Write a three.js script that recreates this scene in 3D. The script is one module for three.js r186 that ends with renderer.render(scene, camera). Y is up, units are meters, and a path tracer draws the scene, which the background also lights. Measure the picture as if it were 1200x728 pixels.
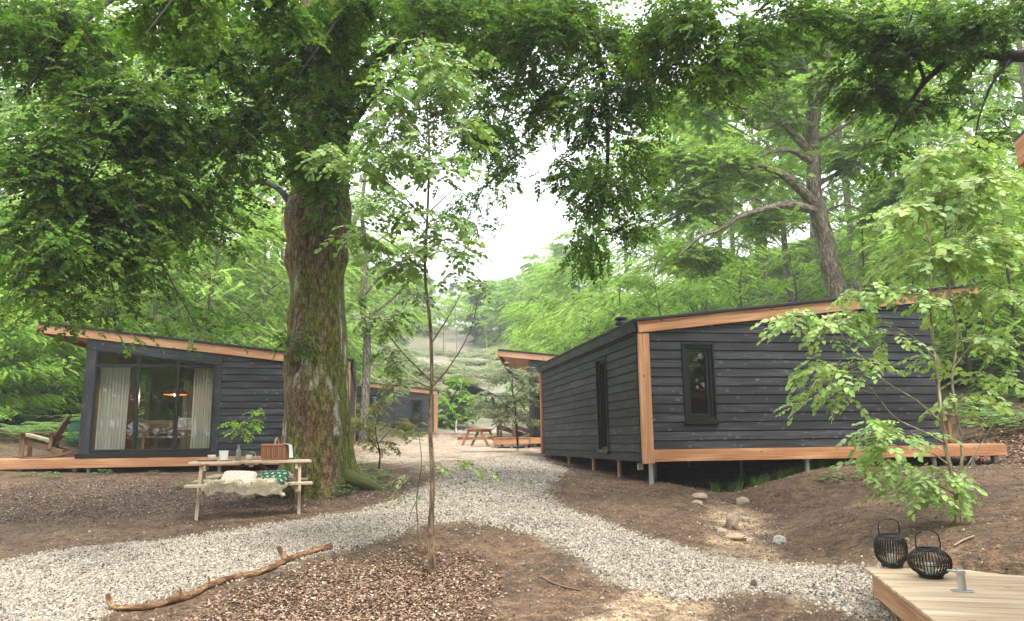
import * as THREE from 'three';
import { mergeGeometries } from 'three/addons/utils/BufferGeometryUtils.js';
import { ImprovedNoise } from 'three/addons/math/ImprovedNoise.js';

// ---------------------------------------------------------------- camera, sky, sun, exposure
const scene = new THREE.Scene();
const W = 1200, HGT = 728, FOC = 880;
const EYE = new THREE.Vector3(0, 1.45, 0);
const camera = new THREE.PerspectiveCamera(2 * Math.atan(HGT / 2 / FOC) * 180 / Math.PI, W / HGT, 0.05, 600);
camera.position.copy(EYE);
camera.rotation.order = 'YXZ';
camera.rotation.set(9.85 * Math.PI / 180, 0, -0.013);
camera.updateMatrixWorld(true);

const EXPOSURE = 3.1;
{ // overcast sky: even bright cloud, a little brighter towards the zenith and where the sun stands behind it
  const w = 512, h = 256, data = new Float32Array(w * h * 4);
  const n = new ImprovedNoise();
  for (let j = 0; j < h; j++) for (let i = 0; i < w; i++) {
    const el = ((j + 0.5) / h - 0.5) * Math.PI, az = (i + 0.5) / w * 2 * Math.PI;
    const c = Math.cos(el), x = c * Math.cos(az), y = Math.sin(el), z = c * Math.sin(az);
    const cl = 0.5 + 0.5 * (n.noise(x * 2.2, y * 4, z * 2.2) + 0.5 * n.noise(x * 5 + 7, y * 9, z * 5));
    let v = y > 0 ? 0.78 + 0.3 * y : 0.4;
    v *= 0.93 + 0.14 * cl;
    const k = (j * w + i) * 4;
    data[k] = v * 0.97; data[k + 1] = v * 1.0; data[k + 2] = v * 1.045; data[k + 3] = 1;
  }
  const sky = new THREE.DataTexture(data, w, h, THREE.RGBAFormat, THREE.FloatType);
  sky.mapping = THREE.EquirectangularReflectionMapping;
  sky.magFilter = THREE.LinearFilter; sky.needsUpdate = true;
  scene.background = sky; scene.environment = sky;
  scene.backgroundIntensity = 1; scene.environmentIntensity = 1;
}
const sun = new THREE.DirectionalLight(new THREE.Color(1, 0.965, 0.9), 1.5);
sun.position.set(16, 60, 14); sun.target.position.set(0, 0, -10);
sun.castShadow = true; sun.shadow.radius = 24; sun.shadow.mapSize.set(4096, 4096);
Object.assign(sun.shadow.camera, { left: -45, right: 45, top: 45, bottom: -45, near: 1, far: 160 });
scene.add(sun, sun.target);
scene.fog = new THREE.FogExp2(new THREE.Color(0.93, 0.96, 0.97), 0.0016);

const renderer = new THREE.WebGLRenderer({ antialias: true });
renderer.setSize(1024, 621);
renderer.toneMapping = THREE.LinearToneMapping;
renderer.toneMappingExposure = EXPOSURE;
renderer.shadowMap.enabled = true;

// ---------------------------------------------------------------- helpers
function rng(seed) { let a = seed >>> 0; return () => { a = (a + 0x6D2B79F5) | 0; let t = Math.imul(a ^ (a >>> 15), 1 | a); t = (t + Math.imul(t ^ (t >>> 7), 61 | t)) ^ t; return ((t ^ (t >>> 14)) >>> 0) / 4294967296; }; }
const PN = new ImprovedNoise();
const noise = (x, y, z = 0) => PN.noise(x + 100.3, y + 50.7, z + 20.1);
const fbm = (x, y, z = 0, o = 4) => { let s = 0, a = 0.5; for (let i = 0; i < o; i++) { s += a * noise(x, y, z); x *= 2.03; y *= 2.03; z *= 2.03; a *= 0.5; } return s; };
const lerp = (a, b, t) => a + (b - a) * t, clamp = (v, a = 0, b = 1) => Math.min(b, Math.max(a, v));
const sstep = (a, b, x) => { const t = clamp((x - a) / (b - a)); return t * t * (3 - 2 * t); };
const V = (x, y, z) => new THREE.Vector3(x, y, z);
const UPV = V(0, 1, 0);
// a photo pixel as a direction; at() puts a point on it at a depth along -z, onY() where it meets a height
function rayOf(px, py) { const d = V((px - W / 2) / FOC, -(py - HGT / 2) / FOC, -1).applyQuaternion(camera.quaternion); return d.multiplyScalar(-1 / d.z); }
const at = (px, py, depth) => EYE.clone().addScaledVector(rayOf(px, py), depth);
function onY(px, py, y) { const d = rayOf(px, py); return EYE.clone().addScaledVector(d, (y - EYE.y) / d.y); }

const used = {};
function numbered(name) { const n = used[name] = (used[name] ?? -1) + 1; return n ? `${name}_${String(n).padStart(3, '0')}` : name; }
function setData(o, label, category, group, kind) { if (label) o.userData.label = label; if (category) o.userData.category = category; if (group) o.userData.group = group; if (kind) o.userData.kind = kind; return o; }
function thing(name, label, category, pos, turn = 0, group) { const g = new THREE.Group(); g.name = numbered(name); if (pos) g.position.copy(pos); g.rotation.y = turn; scene.add(g); return setData(g, label, category, group); }
function part(name, geo, mat, parent, label) { const m = new THREE.Mesh(geo, mat); m.name = name; m.castShadow = m.receiveShadow = true; parent.add(m); if (label) m.userData.label = label; return m; }
function single(name, geo, mat, label, category, pos, turn = 0, group) { const m = part(numbered(name), geo, mat, scene); if (pos) m.position.copy(pos); m.rotation.y = turn; return setData(m, label, category, group); }
function structure(name, geo, mat) { const m = part(numbered(name), geo, mat, scene); m.userData.kind = 'structure'; return m; }
function dup(o, label, pos, turn) { const c = o.clone(); c.name = numbered(o.name.replace(/_\d{3}$/, '')); c.userData = { ...o.userData }; if (label) c.userData.label = label; if (pos) c.position.copy(pos); if (turn !== undefined) c.rotation.y = turn; scene.add(c); return c; }

// geometry from raw triangles
function rawGeo(pos, uv, idx, color) {
  const g = new THREE.BufferGeometry();
  g.setAttribute('position', new THREE.Float32BufferAttribute(pos, 3));
  if (uv) g.setAttribute('uv', new THREE.Float32BufferAttribute(uv, 2));
  if (color) g.setAttribute('color', new THREE.Float32BufferAttribute(color, 3));
  if (idx) g.setIndex(idx);
  return g;
}
const flat = g => { const n = g.index ? g.toNonIndexed() : g; n.computeVertexNormals(); return n; };
// chamfered box, 44 triangles; uv in metres, u along the longest side, shifted at random so that no two boards share their grain
const uvR = rng(77);
function cbox(w, h, d, c = 0.004) {
  c = Math.min(c, w * 0.3, h * 0.3, d * 0.3);
  const X = w / 2, Y = h / 2, Z = d / 2, P = [], T = [];
  const id = {};
  for (const sx of [-1, 1]) for (const sy of [-1, 1]) for (const sz of [-1, 1]) {
    id[`${sx}${sy}${sz}`] = P.length / 3;
    P.push(sx * X, sy * (Y - c), sz * (Z - c), sx * (X - c), sy * Y, sz * (Z - c), sx * (X - c), sy * (Y - c), sz * Z);
  }
  const I = (x, y, z, k) => id[`${x}${y}${z}`] + k;
  const quad = (a, b, e, f, n) => { // orient by n
    const v = k => V(P[k * 3], P[k * 3 + 1], P[k * 3 + 2]);
    const cr = v(b).sub(v(a)).cross(v(e).sub(v(a)));
    if (cr.dot(n) < 0) T.push(a, e, b, a, f, e); else T.push(a, b, e, a, e, f);
  };
  for (const s of [-1, 1]) {
    quad(I(s, -1, -1, 0), I(s, 1, -1, 0), I(s, 1, 1, 0), I(s, -1, 1, 0), V(s, 0, 0));
    quad(I(-1, s, -1, 1), I(1, s, -1, 1), I(1, s, 1, 1), I(-1, s, 1, 1), V(0, s, 0));
    quad(I(-1, -1, s, 2), I(1, -1, s, 2), I(1, 1, s, 2), I(-1, 1, s, 2), V(0, 0, s));
    for (const t of [-1, 1]) {
      quad(I(s, t, -1, 0), I(s, t, -1, 1), I(s, t, 1, 1), I(s, t, 1, 0), V(s, t, 0));
      quad(I(s, -1, t, 0), I(s, -1, t, 2), I(s, 1, t, 2), I(s, 1, t, 0), V(s, 0, t));
      quad(I(-1, s, t, 1), I(-1, s, t, 2), I(1, s, t, 2), I(1, s, t, 1), V(0, s, t));
      for (const r of [-1, 1]) {
        const a = I(s, t, r, 0), b = I(s, t, r, 1), e = I(s, t, r, 2);
        const v = k => V(P[k * 3], P[k * 3 + 1], P[k * 3 + 2]);
        if (v(b).sub(v(a)).cross(v(e).sub(v(a))).dot(V(s, t, r)) < 0) T.push(a, e, b); else T.push(a, b, e);
      }
    }
  }
  const g = flat(rawGeo(P, null, T));
  return boxUV(g, w, h, d);
}
function boxUV(g, w, h, d) { // u along the longest side
  const p = g.attributes.position, n = g.attributes.normal, uv = new Float32Array(p.count * 2);
  const L = w >= h && w >= d ? 0 : h >= d ? 1 : 2, du = uvR() * 9, dv = uvR() * 9;
  for (let i = 0; i < p.count; i++) {
    const q = [p.getX(i), p.getY(i), p.getZ(i)], m = [Math.abs(n.getX(i)), Math.abs(n.getY(i)), Math.abs(n.getZ(i))];
    const axis = m[0] > m[1] && m[0] > m[2] ? 0 : m[1] > m[2] ? 1 : 2;
    const o = [0, 1, 2].filter(k => k !== axis);
    const ua = o.includes(L) ? L : o[0], va = o.find(k => k !== ua);
    uv[i * 2] = q[ua] + du; uv[i * 2 + 1] = q[va] + q[axis] * 0.9 + dv;
  }
  g.setAttribute('uv', new THREE.BufferAttribute(uv, 2));
  return g;
}
const M4 = new THREE.Matrix4();
function put(g, x = 0, y = 0, z = 0, rx = 0, ry = 0, rz = 0) { return g.applyMatrix4(new THREE.Matrix4().makeRotationFromEuler(new THREE.Euler(rx, ry, rz)).setPosition(x, y, z)); }
const box = (w, h, d, x, y, z, rx, ry, rz, c) => put(cbox(w, h, d, c), x, y, z, rx, ry, rz);
const merge = l => mergeGeometries(l.map(g => { const q = g.index ? g.toNonIndexed() : g; for (const k of Object.keys(q.attributes)) if (!['position', 'normal', 'uv'].includes(k)) q.deleteAttribute(k); if (!q.attributes.uv) q.setAttribute('uv', new THREE.Float32BufferAttribute(new Float32Array(q.attributes.position.count * 2), 2)); if (!q.attributes.normal) q.computeVertexNormals(); return q; }));
// bar between two points with a rectangular section (w across, h in the plane nearest to up)
function bar(a, b, w, h, up = UPV, c) {
  const d = b.clone().sub(a), L = d.length(); d.normalize();
  const x = d.clone(), z = new THREE.Vector3().crossVectors(x, up).normalize(), y = new THREE.Vector3().crossVectors(z, x);
  const g = cbox(L, h, w, c); M4.makeBasis(x, y, z).setPosition(a.clone().add(b).multiplyScalar(0.5));
  return g.applyMatrix4(M4);
}
// tapered tube along points [Vector3], radii; wobble roughens it
function tube(pts, rad, seg = 8, cap = true, wob = 0, wf = 3, uvs = 1) {
  const n = pts.length, P = [], U = [], I = []; let up = V(0.31, 0.2, 0.93), len = 0;
  const N = new THREE.Vector3(), B = new THREE.Vector3(), T = new THREE.Vector3();
  for (let i = 0; i < n; i++) {
    T.subVectors(pts[Math.min(n - 1, i + 1)], pts[Math.max(0, i - 1)]).normalize();
    if (i === 0) N.crossVectors(T, Math.abs(T.dot(up)) > 0.95 ? UPV : up).normalize(); else N.addScaledVector(T, -N.dot(T)).normalize();
    B.crossVectors(T, N);
    if (i) len += pts[i].distanceTo(pts[i - 1]);
    const r = rad[i];
    for (let k = 0; k <= seg; k++) {
      const a = (k % seg) / seg * Math.PI * 2, cx = Math.cos(a), sx = Math.sin(a);
      let q = r; const px = pts[i].x + (N.x * cx + B.x * sx) * r, py = pts[i].y + (N.y * cx + B.y * sx) * r, pz = pts[i].z + (N.z * cx + B.z * sx) * r;
      if (wob) q = r * (1 + wob * (noise(px * wf, py * wf * 0.5, pz * wf) * 1.3 + 0.6 * noise(px * wf * 3, py * wf * 1.2, pz * wf * 3)));
      P.push(pts[i].x + (N.x * cx + B.x * sx) * q, pts[i].y + (N.y * cx + B.y * sx) * q, pts[i].z + (N.z * cx + B.z * sx) * q);
      U.push(k / seg * Math.max(0.12, rad[0] * 6.28) * uvs, len * uvs);
    }
    if (i) for (let k = 0; k < seg; k++) { const a = (i - 1) * (seg + 1) + k, b = a + seg + 1; I.push(a, a + 1, b, b, a + 1, b + 1); }
  }
  if (cap) for (const [i, s] of [[0, 1], [n - 1, -1]]) {
    const c = P.length / 3; P.push(pts[i].x, pts[i].y, pts[i].z); U.push(0, 0);
    for (let k = 0; k < seg; k++) { const a = i * (seg + 1) + k; s > 0 ? I.push(c, a + 1, a) : I.push(c, a, a + 1); }
  }
  const g = rawGeo(P, U, I); g.computeVertexNormals();
  // close the seam's normals
  const nn = g.attributes.normal;
  for (let i = 0; i < n; i++) { const a = i * (seg + 1), b = a + seg; const x = nn.getX(a) + nn.getX(b), y = nn.getY(a) + nn.getY(b), z = nn.getZ(a) + nn.getZ(b), l = Math.hypot(x, y, z) || 1; nn.setXYZ(a, x / l, y / l, z / l); nn.setXYZ(b, x / l, y / l, z / l); }
  return g;
}
function curvePts(list, n) { return new THREE.CatmullRomCurve3(list).getPoints(n); }
const lathe = (pairs, seg = 28) => new THREE.LatheGeometry(pairs.map(([r, y]) => new THREE.Vector2(r, y)), seg);

// ---------------------------------------------------------------- textures (what surfaces are made of)
function tex(w, h, fn, srgb = true) {
  const d = new Uint8Array(w * h * 4);
  for (let j = 0; j < h; j++) for (let i = 0; i < w; i++) { const c = fn(i / w, j / h, i, j), k = (j * w + i) * 4; d[k] = clamp(c[0], 0, 1) * 255; d[k + 1] = clamp(c[1], 0, 1) * 255; d[k + 2] = clamp(c[2], 0, 1) * 255; d[k + 3] = 255; }
  const t = new THREE.DataTexture(d, w, h, THREE.RGBAFormat, THREE.UnsignedByteType);
  t.wrapS = t.wrapT = THREE.RepeatWrapping; t.magFilter = THREE.LinearFilter; t.minFilter = THREE.LinearMipmapLinearFilter; t.generateMipmaps = true;
  if (srgb) t.colorSpace = THREE.SRGBColorSpace; t.needsUpdate = true; return t;
}
// noise that repeats every 1 in u and v
function pnoise(fu, fv, seed) { return (u, v) => { const a = u * 2 * Math.PI, b = v * 2 * Math.PI; const ru = fu / (2 * Math.PI), rv = fv / (2 * Math.PI); return noise(Math.cos(a) * ru + seed * 13.7, Math.sin(a) * ru + Math.cos(b) * rv * 0.97 + seed * 5.1, Math.sin(b) * rv + seed * 3.3); }; }
function vnoise(nx, ny, seed) { // tiling value noise
  const r = rng(seed), g = Float32Array.from({ length: nx * ny }, r);
  return (u, v) => { const x = (u - Math.floor(u)) * nx, y = (v - Math.floor(v)) * ny, i = Math.floor(x), j = Math.floor(y), fx = x - i, fy = y - j, sx = fx * fx * (3 - 2 * fx), sy = fy * fy * (3 - 2 * fy); const q = (a, b) => g[((b % ny + ny) % ny) * nx + ((a % nx + nx) % nx)]; return lerp(lerp(q(i, j), q(i + 1, j), sx), lerp(q(i, j + 1), q(i + 1, j + 1), sx), sy); };
}
function woodTex(dark, mid, light, seed, knots = 9, contrast = 1, knot = dark.map(x => x * 0.6)) { // 2 m by 2 m, grain along u
  const n1 = vnoise(5, 160, seed), n2 = vnoise(10, 420, seed + 1), n3 = vnoise(4, 14, seed + 2), n4 = vnoise(60, 500, seed + 3);
  const r = rng(seed + 9), K = Array.from({ length: knots }, () => [r(), r(), 0.006 + r() * 0.008]);
  const col = tex(512, 512, (u, v) => {
    let dv = 0, kn = 0;
    for (const [a, b, s] of K) { let du = u - a, w = v - b; du -= Math.round(du); w -= Math.round(w); const d = Math.hypot(du * 0.55, w); dv += Math.sign(w || 1) * 0.012 * Math.exp(-d * d / (s * s * 6)); kn = Math.max(kn, 1 - sstep(s * 0.5, s, d)); }
    const vv = v + dv + 0.012 * (n3(u, v) - 0.5);
    let t = 0.5 + contrast * (0.55 * (n1(u, vv) - 0.5) + 0.4 * (n2(u, vv) - 0.5) + 0.22 * (n4(u, vv) - 0.5) + 0.5 * (n3(u * 1, v * 1) - 0.5));
    t = clamp(t);
    const c = [0, 1, 2].map(k => t < 0.5 ? lerp(dark[k], mid[k], t * 2) : lerp(mid[k], light[k], t * 2 - 1));
    return c.map((x, k) => lerp(x, knot[k], kn * 0.8));
  });
  col.repeat.set(0.5, 0.5);
  return col;
}
const grainBump = (() => { const n1 = vnoise(6, 200, 5), n2 = vnoise(14, 480, 6), n3 = vnoise(40, 60, 7); const t = tex(512, 512, (u, v) => { const x = 0.4 * n1(u, v) + 0.45 * n2(u, v) + 0.15 * n3(u, v); return [x, x, x]; }, false); t.repeat.set(0.5, 0.5); return t; })();
const hex = s => { const c = new THREE.Color(s).convertLinearToSRGB(); return [c.r, c.g, c.b]; };
const std = o => new THREE.MeshStandardMaterial({ roughness: 0.8, ...o });
const phys = o => new THREE.MeshPhysicalMaterial({ roughness: 0.8, ...o });

const larchTex = woodTex(hex('#a06b48'), hex('#c08d66'), hex('#d8ae8a'), 11, 10, 1);
const larchTexB = woodTex(hex('#a57852'), hex('#c79b74'), hex('#dfbb98'), 31, 8, 0.9);
const blackTex = woodTex(hex('#1c1d20'), hex('#2a2b2f'), hex('#4a4b50'), 21, 60, 1.5, hex('#6a6a6c'));
const paleTex = woodTex(hex('#97836a'), hex('#bba68b'), hex('#d6c6ae'), 41, 6, 1);
const rustTex = woodTex(hex('#4e3a2a'), hex('#745a43'), hex('#967b60'), 51, 8, 1);
const tint = (r, g = r, b = r) => new THREE.Color().setRGB(r, g, b);
const MAT = {
  larch: [[1, 1, 1], [0.86, 0.82, 0.8], [1.0, 0.93, 0.86]].map((c, i) => std({ map: i === 1 ? larchTexB : larchTex, color: tint(...c), bumpMap: grainBump, bumpScale: 0.0012, roughness: 0.72 })),
  larchRed: std({ map: larchTex, color: tint(0.8, 0.62, 0.52), bumpMap: grainBump, bumpScale: 0.0012, roughness: 0.72 }),
  deck: [[0.98, 0.95, 0.91], [0.93, 0.88, 0.83], [1.02, 0.97, 0.92]].map((c, i) => std({ map: paleTex, color: tint(...c), bumpMap: grainBump, bumpScale: 0.0015, roughness: 0.75 })),
  black: [[1, 1, 1], [0.78, 0.78, 0.8], [1.3, 1.29, 1.29], [0.95, 0.97, 1.02]].map(c => std({ map: blackTex, color: tint(...c.map(x => x * 0.8)), bumpMap: grainBump, bumpScale: 0.0016, roughness: 0.62 })),
  frame: std({ color: tint(0.012, 0.013, 0.014), roughness: 0.38 }),
  roofing: std({ color: tint(0.016, 0.018, 0.02), roughness: 0.6 }),
  lining: std({ map: rustTex, color: tint(1, 0.95, 0.88), roughness: 0.85 }),
  plyInside: std({ map: larchTexB, color: tint(0.75, 0.68, 0.6), roughness: 0.8 }),
  glass: phys({ color: tint(1, 1, 1), transmission: 1, thickness: 0, roughness: 0.0, ior: 1.62, specularIntensity: 1 }),
  steel: std({ color: tint(0.55, 0.56, 0.57), metalness: 0.85, roughness: 0.42 }),
  galv: std({ color: tint(0.42, 0.43, 0.43), metalness: 0.5, roughness: 0.55 }),
  pale: [[1.12, 1.14, 1.16], [1.03, 1.03, 1.02], [1.18, 1.19, 1.2]].map(c => std({ map: paleTex, color: tint(...c), bumpMap: grainBump, bumpScale: 0.0014, roughness: 0.8 })),
  chair: [[1, 1, 1], [0.86, 0.88, 0.9]].map(c => std({ map: rustTex, color: tint(...c), bumpMap: grainBump, bumpScale: 0.0012, roughness: 0.75 })),
  white: std({ color: tint(0.78, 0.77, 0.74), roughness: 0.35 }),
};
// ---------------------------------------------------------------- terrain: heights read from the photograph's ground, joined by a thin-plate surface
const CTRL = [];
for (const [px, py, d] of [
  [0, 690, 7.6], [0, 640, 9.55], [0, 600, 12.1], [0, 580, 13.2], [0, 556, 15.2], [100, 554, 16], [130, 700, 7.3], [130, 640, 9.4], [130, 590, 12.6],
  [200, 553, 16.4], [150, 570, 14.4], [234, 604, 10.95], [355, 599, 11.3], [330, 615, 10.4], [300, 660, 8.5], [300, 700, 7.2], [375, 580, 12.4], [300, 551, 16.8], [408, 545, 17],
  [506, 670, 8.2], [430, 690, 7.5], [500, 612, 10], [520, 570, 12.5], [470, 548, 16], [560, 540, 17], [520, 524, 27], [470, 518, 35], [570, 519, 34],
  [700, 640, 8.9], [640, 590, 11], [757, 569, 12.3], [712, 556, 14.3], [674, 547, 16.7], [634, 534, 19.7], [600, 560, 12.9], [610, 525, 25],
  [848, 579, 12.4], [850, 573, 13.4], [850, 566, 15], [844, 590, 11.7], [858, 603, 11], [872, 622, 10], [884, 642, 9.1], [800, 592, 11], [792, 569, 12.2], [822, 622, 9.6], [850, 668, 8], [760, 600, 10.4], [780, 650, 8.5],
  [905, 570, 12.2], [960, 549, 12.9], [1060, 548, 13.1], [1150, 546, 13.4], [950, 598, 10.6], [1000, 600, 9.6], [930, 628, 9.2], [1000, 640, 8.0], [935, 655, 8.1],
  [1122, 612, 7.8], [1190, 610, 7.2], [1190, 640, 6.3], [1150, 660, 6.15], [1050, 655, 6.9], [1018, 690, 6.7], [950, 690, 7.0],
  [1190, 490, 16], [1190, 450, 22], [1165, 530, 14.5],
  [550, 480, 52], [480, 470, 58], [550, 440, 72], [600, 430, 76], [550, 400, 105], [470, 410, 100], [20, 505, 20], [20, 470, 24],
]) { const p = at(px, py, d); CTRL.push([p.x, p.z, p.y]); }
for (const c of [
  [0, -6.4, 0], [-3, -6, 0.02], [2.2, -6, 0], [3.2, -5.2, 0.08], [4.2, -5, 0.12], [0, -3, 0], [0, 2, 0], [-8, -4, 0.02], [-8, 4, 0], [8, -3, 0.5], [8, 5, 0.3], [0, 12, 0.1], [-20, -6, 0.6], [-22, 10, 0.8], [20, -6, 3], [22, 10, 2.5],
  [-14, -18, 1.6], [-22, -22, 5], [-34, -20, 8], [-13, -32, 3.4], [-9, -38, 3.2], [-30, -42, 12], [-16, -60, 11], [-50, -60, 22], [-50, 0, 8], [-30, -100, 24],
  [5, -30, 1.7], [14, -27, 4.2], [24, -22, 7], [26, -40, 12], [11, -48, 6], [18, -70, 15], [50, -60, 22], [50, 0, 9], [30, -110, 26], [0, -150, 22], [0, -230, 24], [-100, -200, 34], [100, -200, 34], [-130, -60, 30], [130, -60, 30], [-110, 60, 8], [110, 60, 8], [0, 60, 1], [0, 130, 3],
]) CTRL.push(c);
const TPS = (() => {
  const n = CTRL.length, N = n + 3, A = Array.from({ length: N }, () => new Float64Array(N + 1));
  const phi = (a, b) => { const r2 = ((a[0] - b[0]) ** 2 + (a[1] - b[1]) ** 2) / 400; return r2 > 1e-12 ? r2 * Math.log(r2) * 0.5 : 0; };
  for (let i = 0; i < n; i++) { for (let j = 0; j < n; j++) A[i][j] = phi(CTRL[i], CTRL[j]); A[i][i] += 0.0001; A[i][n] = 1; A[i][n + 1] = CTRL[i][0] / 20; A[i][n + 2] = CTRL[i][1] / 20; A[i][N] = CTRL[i][2]; A[n][i] = 1; A[n + 1][i] = CTRL[i][0] / 20; A[n + 2][i] = CTRL[i][1] / 20; }
  for (let c = 0; c < N; c++) {
    let p = c; for (let r = c + 1; r < N; r++) if (Math.abs(A[r][c]) > Math.abs(A[p][c])) p = r;
    [A[c], A[p]] = [A[p], A[c]];
    for (let r = c + 1; r < N; r++) { const f = A[r][c] / A[c][c]; if (f) for (let k = c; k <= N; k++) A[r][k] -= f * A[c][k]; }
  }
  const w = new Float64Array(N);
  for (let r = N - 1; r >= 0; r--) { let s = A[r][N]; for (let k = r + 1; k < N; k++) s -= A[r][k] * w[k]; w[r] = s / A[r][r]; }
  return (x, z) => { let s = w[n] + w[n + 1] * x / 20 + w[n + 2] * z / 20; for (let i = 0; i < n; i++) { const c = CTRL[i], dx = x - c[0], dz = z - c[1], r2 = (dx * dx + dz * dz) / 400; if (r2 > 1e-12) s += w[i] * r2 * Math.log(r2) * 0.5; } return s; };
})();
const HX0 = -16, HZ0 = -30, HS = 0.2, HNX = 171, HNZ = 171;
const HG = new Float32Array(HNX * HNZ);
for (let j = 0; j < HNZ; j++) for (let i = 0; i < HNX; i++) HG[j * HNX + i] = TPS(HX0 + i * HS, HZ0 + j * HS);
function HB(x, z) { // smooth height
  const u = (x - HX0) / HS, v = (z - HZ0) / HS;
  if (u < 0 || v < 0 || u >= HNX - 1 || v >= HNZ - 1) return TPS(x, z);
  const i = Math.floor(u), j = Math.floor(v), a = u - i, b = v - j, k = j * HNX + i;
  return lerp(lerp(HG[k], HG[k + 1], a), lerp(HG[k + HNX], HG[k + HNX + 1], a), b);
}
function onGround(px, py) { // where a pixel's ray meets the terrain
  const d = rayOf(px, py); let t = 3.5, prev = t;
  for (let i = 0; i < 1500; i++) { const y = EYE.y + d.y * t; if (y < HB(d.x * t, d.z * t)) break; prev = t; t *= 1.006; }
  for (let i = 0; i < 20; i++) { const m = (prev + t) / 2; if (EYE.y + d.y * m < HB(d.x * m, d.z * m)) t = m; else prev = m; }
  return V(d.x * t, HB(d.x * t, d.z * t), d.z * t);
}
const poly = l => l.map(([a, b]) => { const p = onGround(a, b); return [p.x, p.z]; });
function inside(pl, x, z) { let c = false; for (let i = 0, j = pl.length - 1; i < pl.length; j = i++) { const [a, b] = pl[i], [e, f] = pl[j]; if ((b > z) !== (f > z) && x < (e - a) * (z - b) / (f - b) + a) c = !c; } return c; }
function edgeDist(pl, x, z) { let m = 1e9; for (let i = 0, j = pl.length - 1; i < pl.length; j = i++) { const [a, b] = pl[i], [e, f] = pl[j], dx = e - a, dz = f - b; const t = clamp(((x - a) * dx + (z - b) * dz) / (dx * dx + dz * dz + 1e-9)); m = Math.min(m, Math.hypot(x - a - t * dx, z - b - t * dz)); } return inside(pl, x, z) ? m : -m; }
const PATH = poly([[-160, 678], [-60, 668], [0, 659], [60, 650], [130, 640], [230, 628], [330, 613], [420, 599], [470, 585], [497, 572], [515, 560], [535, 549], [560, 541], [590, 536], [626, 534], [640, 540], [660, 550], [652, 562], [640, 575], [650, 592], [690, 606], [740, 624], [790, 640], [835, 651], [880, 658], [950, 664], [1030, 671], [1090, 690], [1060, 728], [1010, 722], [960, 706], [905, 695], [862, 692], [835, 698], [800, 704], [750, 690], [715, 682], [692, 662], [662, 645], [632, 630], [596, 618], [555, 612], [500, 612], [455, 628], [420, 642], [370, 652], [330, 664], [270, 680], [200, 697], [130, 716], [60, 740], [-40, 780], [-160, 800]]);
const YARD = poly([[410, 545], [412, 522], [440, 515], [520, 511], [600, 511], [640, 530], [622, 535], [590, 536], [560, 541], [535, 549], [500, 552], [450, 540]]);
const SAND = poly([[840, 585], [860, 592], [885, 600], [892, 618], [905, 640], [915, 655], [870, 660], [838, 655], [846, 630], [838, 612], [828, 596]]);
const SAND2 = poly([[690, 728], [720, 700], [760, 686], [800, 690], [850, 690], [835, 715], [815, 745], [700, 745]]);
const LITTER = poly([[420, 660], [480, 640], [560, 650], [590, 690], [560, 728], [520, 760], [200, 760], [250, 700], [340, 672]]);
const LITTER2 = poly([[-40, 575], [60, 562], [200, 562], [330, 570], [440, 560], [520, 565], [470, 585], [330, 600], [200, 606], [60, 612], [-40, 620]]);
const LITTER3 = poly([[1130, 520], [1300, 440], [1300, 520], [1210, 545], [1140, 540]]);
function height(x, z) {
  let y = HB(x, z);
  const d = Math.hypot(x, z), near = 1 - sstep(14, 30, d);
  y += near * (0.035 * noise(x * 0.9, z * 0.9) + 0.02 * noise(x * 2.3, z * 2.3, 4) + 0.012 * noise(x * 6, z * 6, 9)) + (1 - near) * 0.25 * fbm(x * 0.2, z * 0.2, 2, 3);
  return y;
}
function steps(list) { const o = []; for (const [a, b, s] of list) for (let v = a; v < b - s * 0.4; v += s) o.push(v); o.push(list[list.length - 1][1]); return o; }
const TS = [0.105, 0.078, 0.05];
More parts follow.
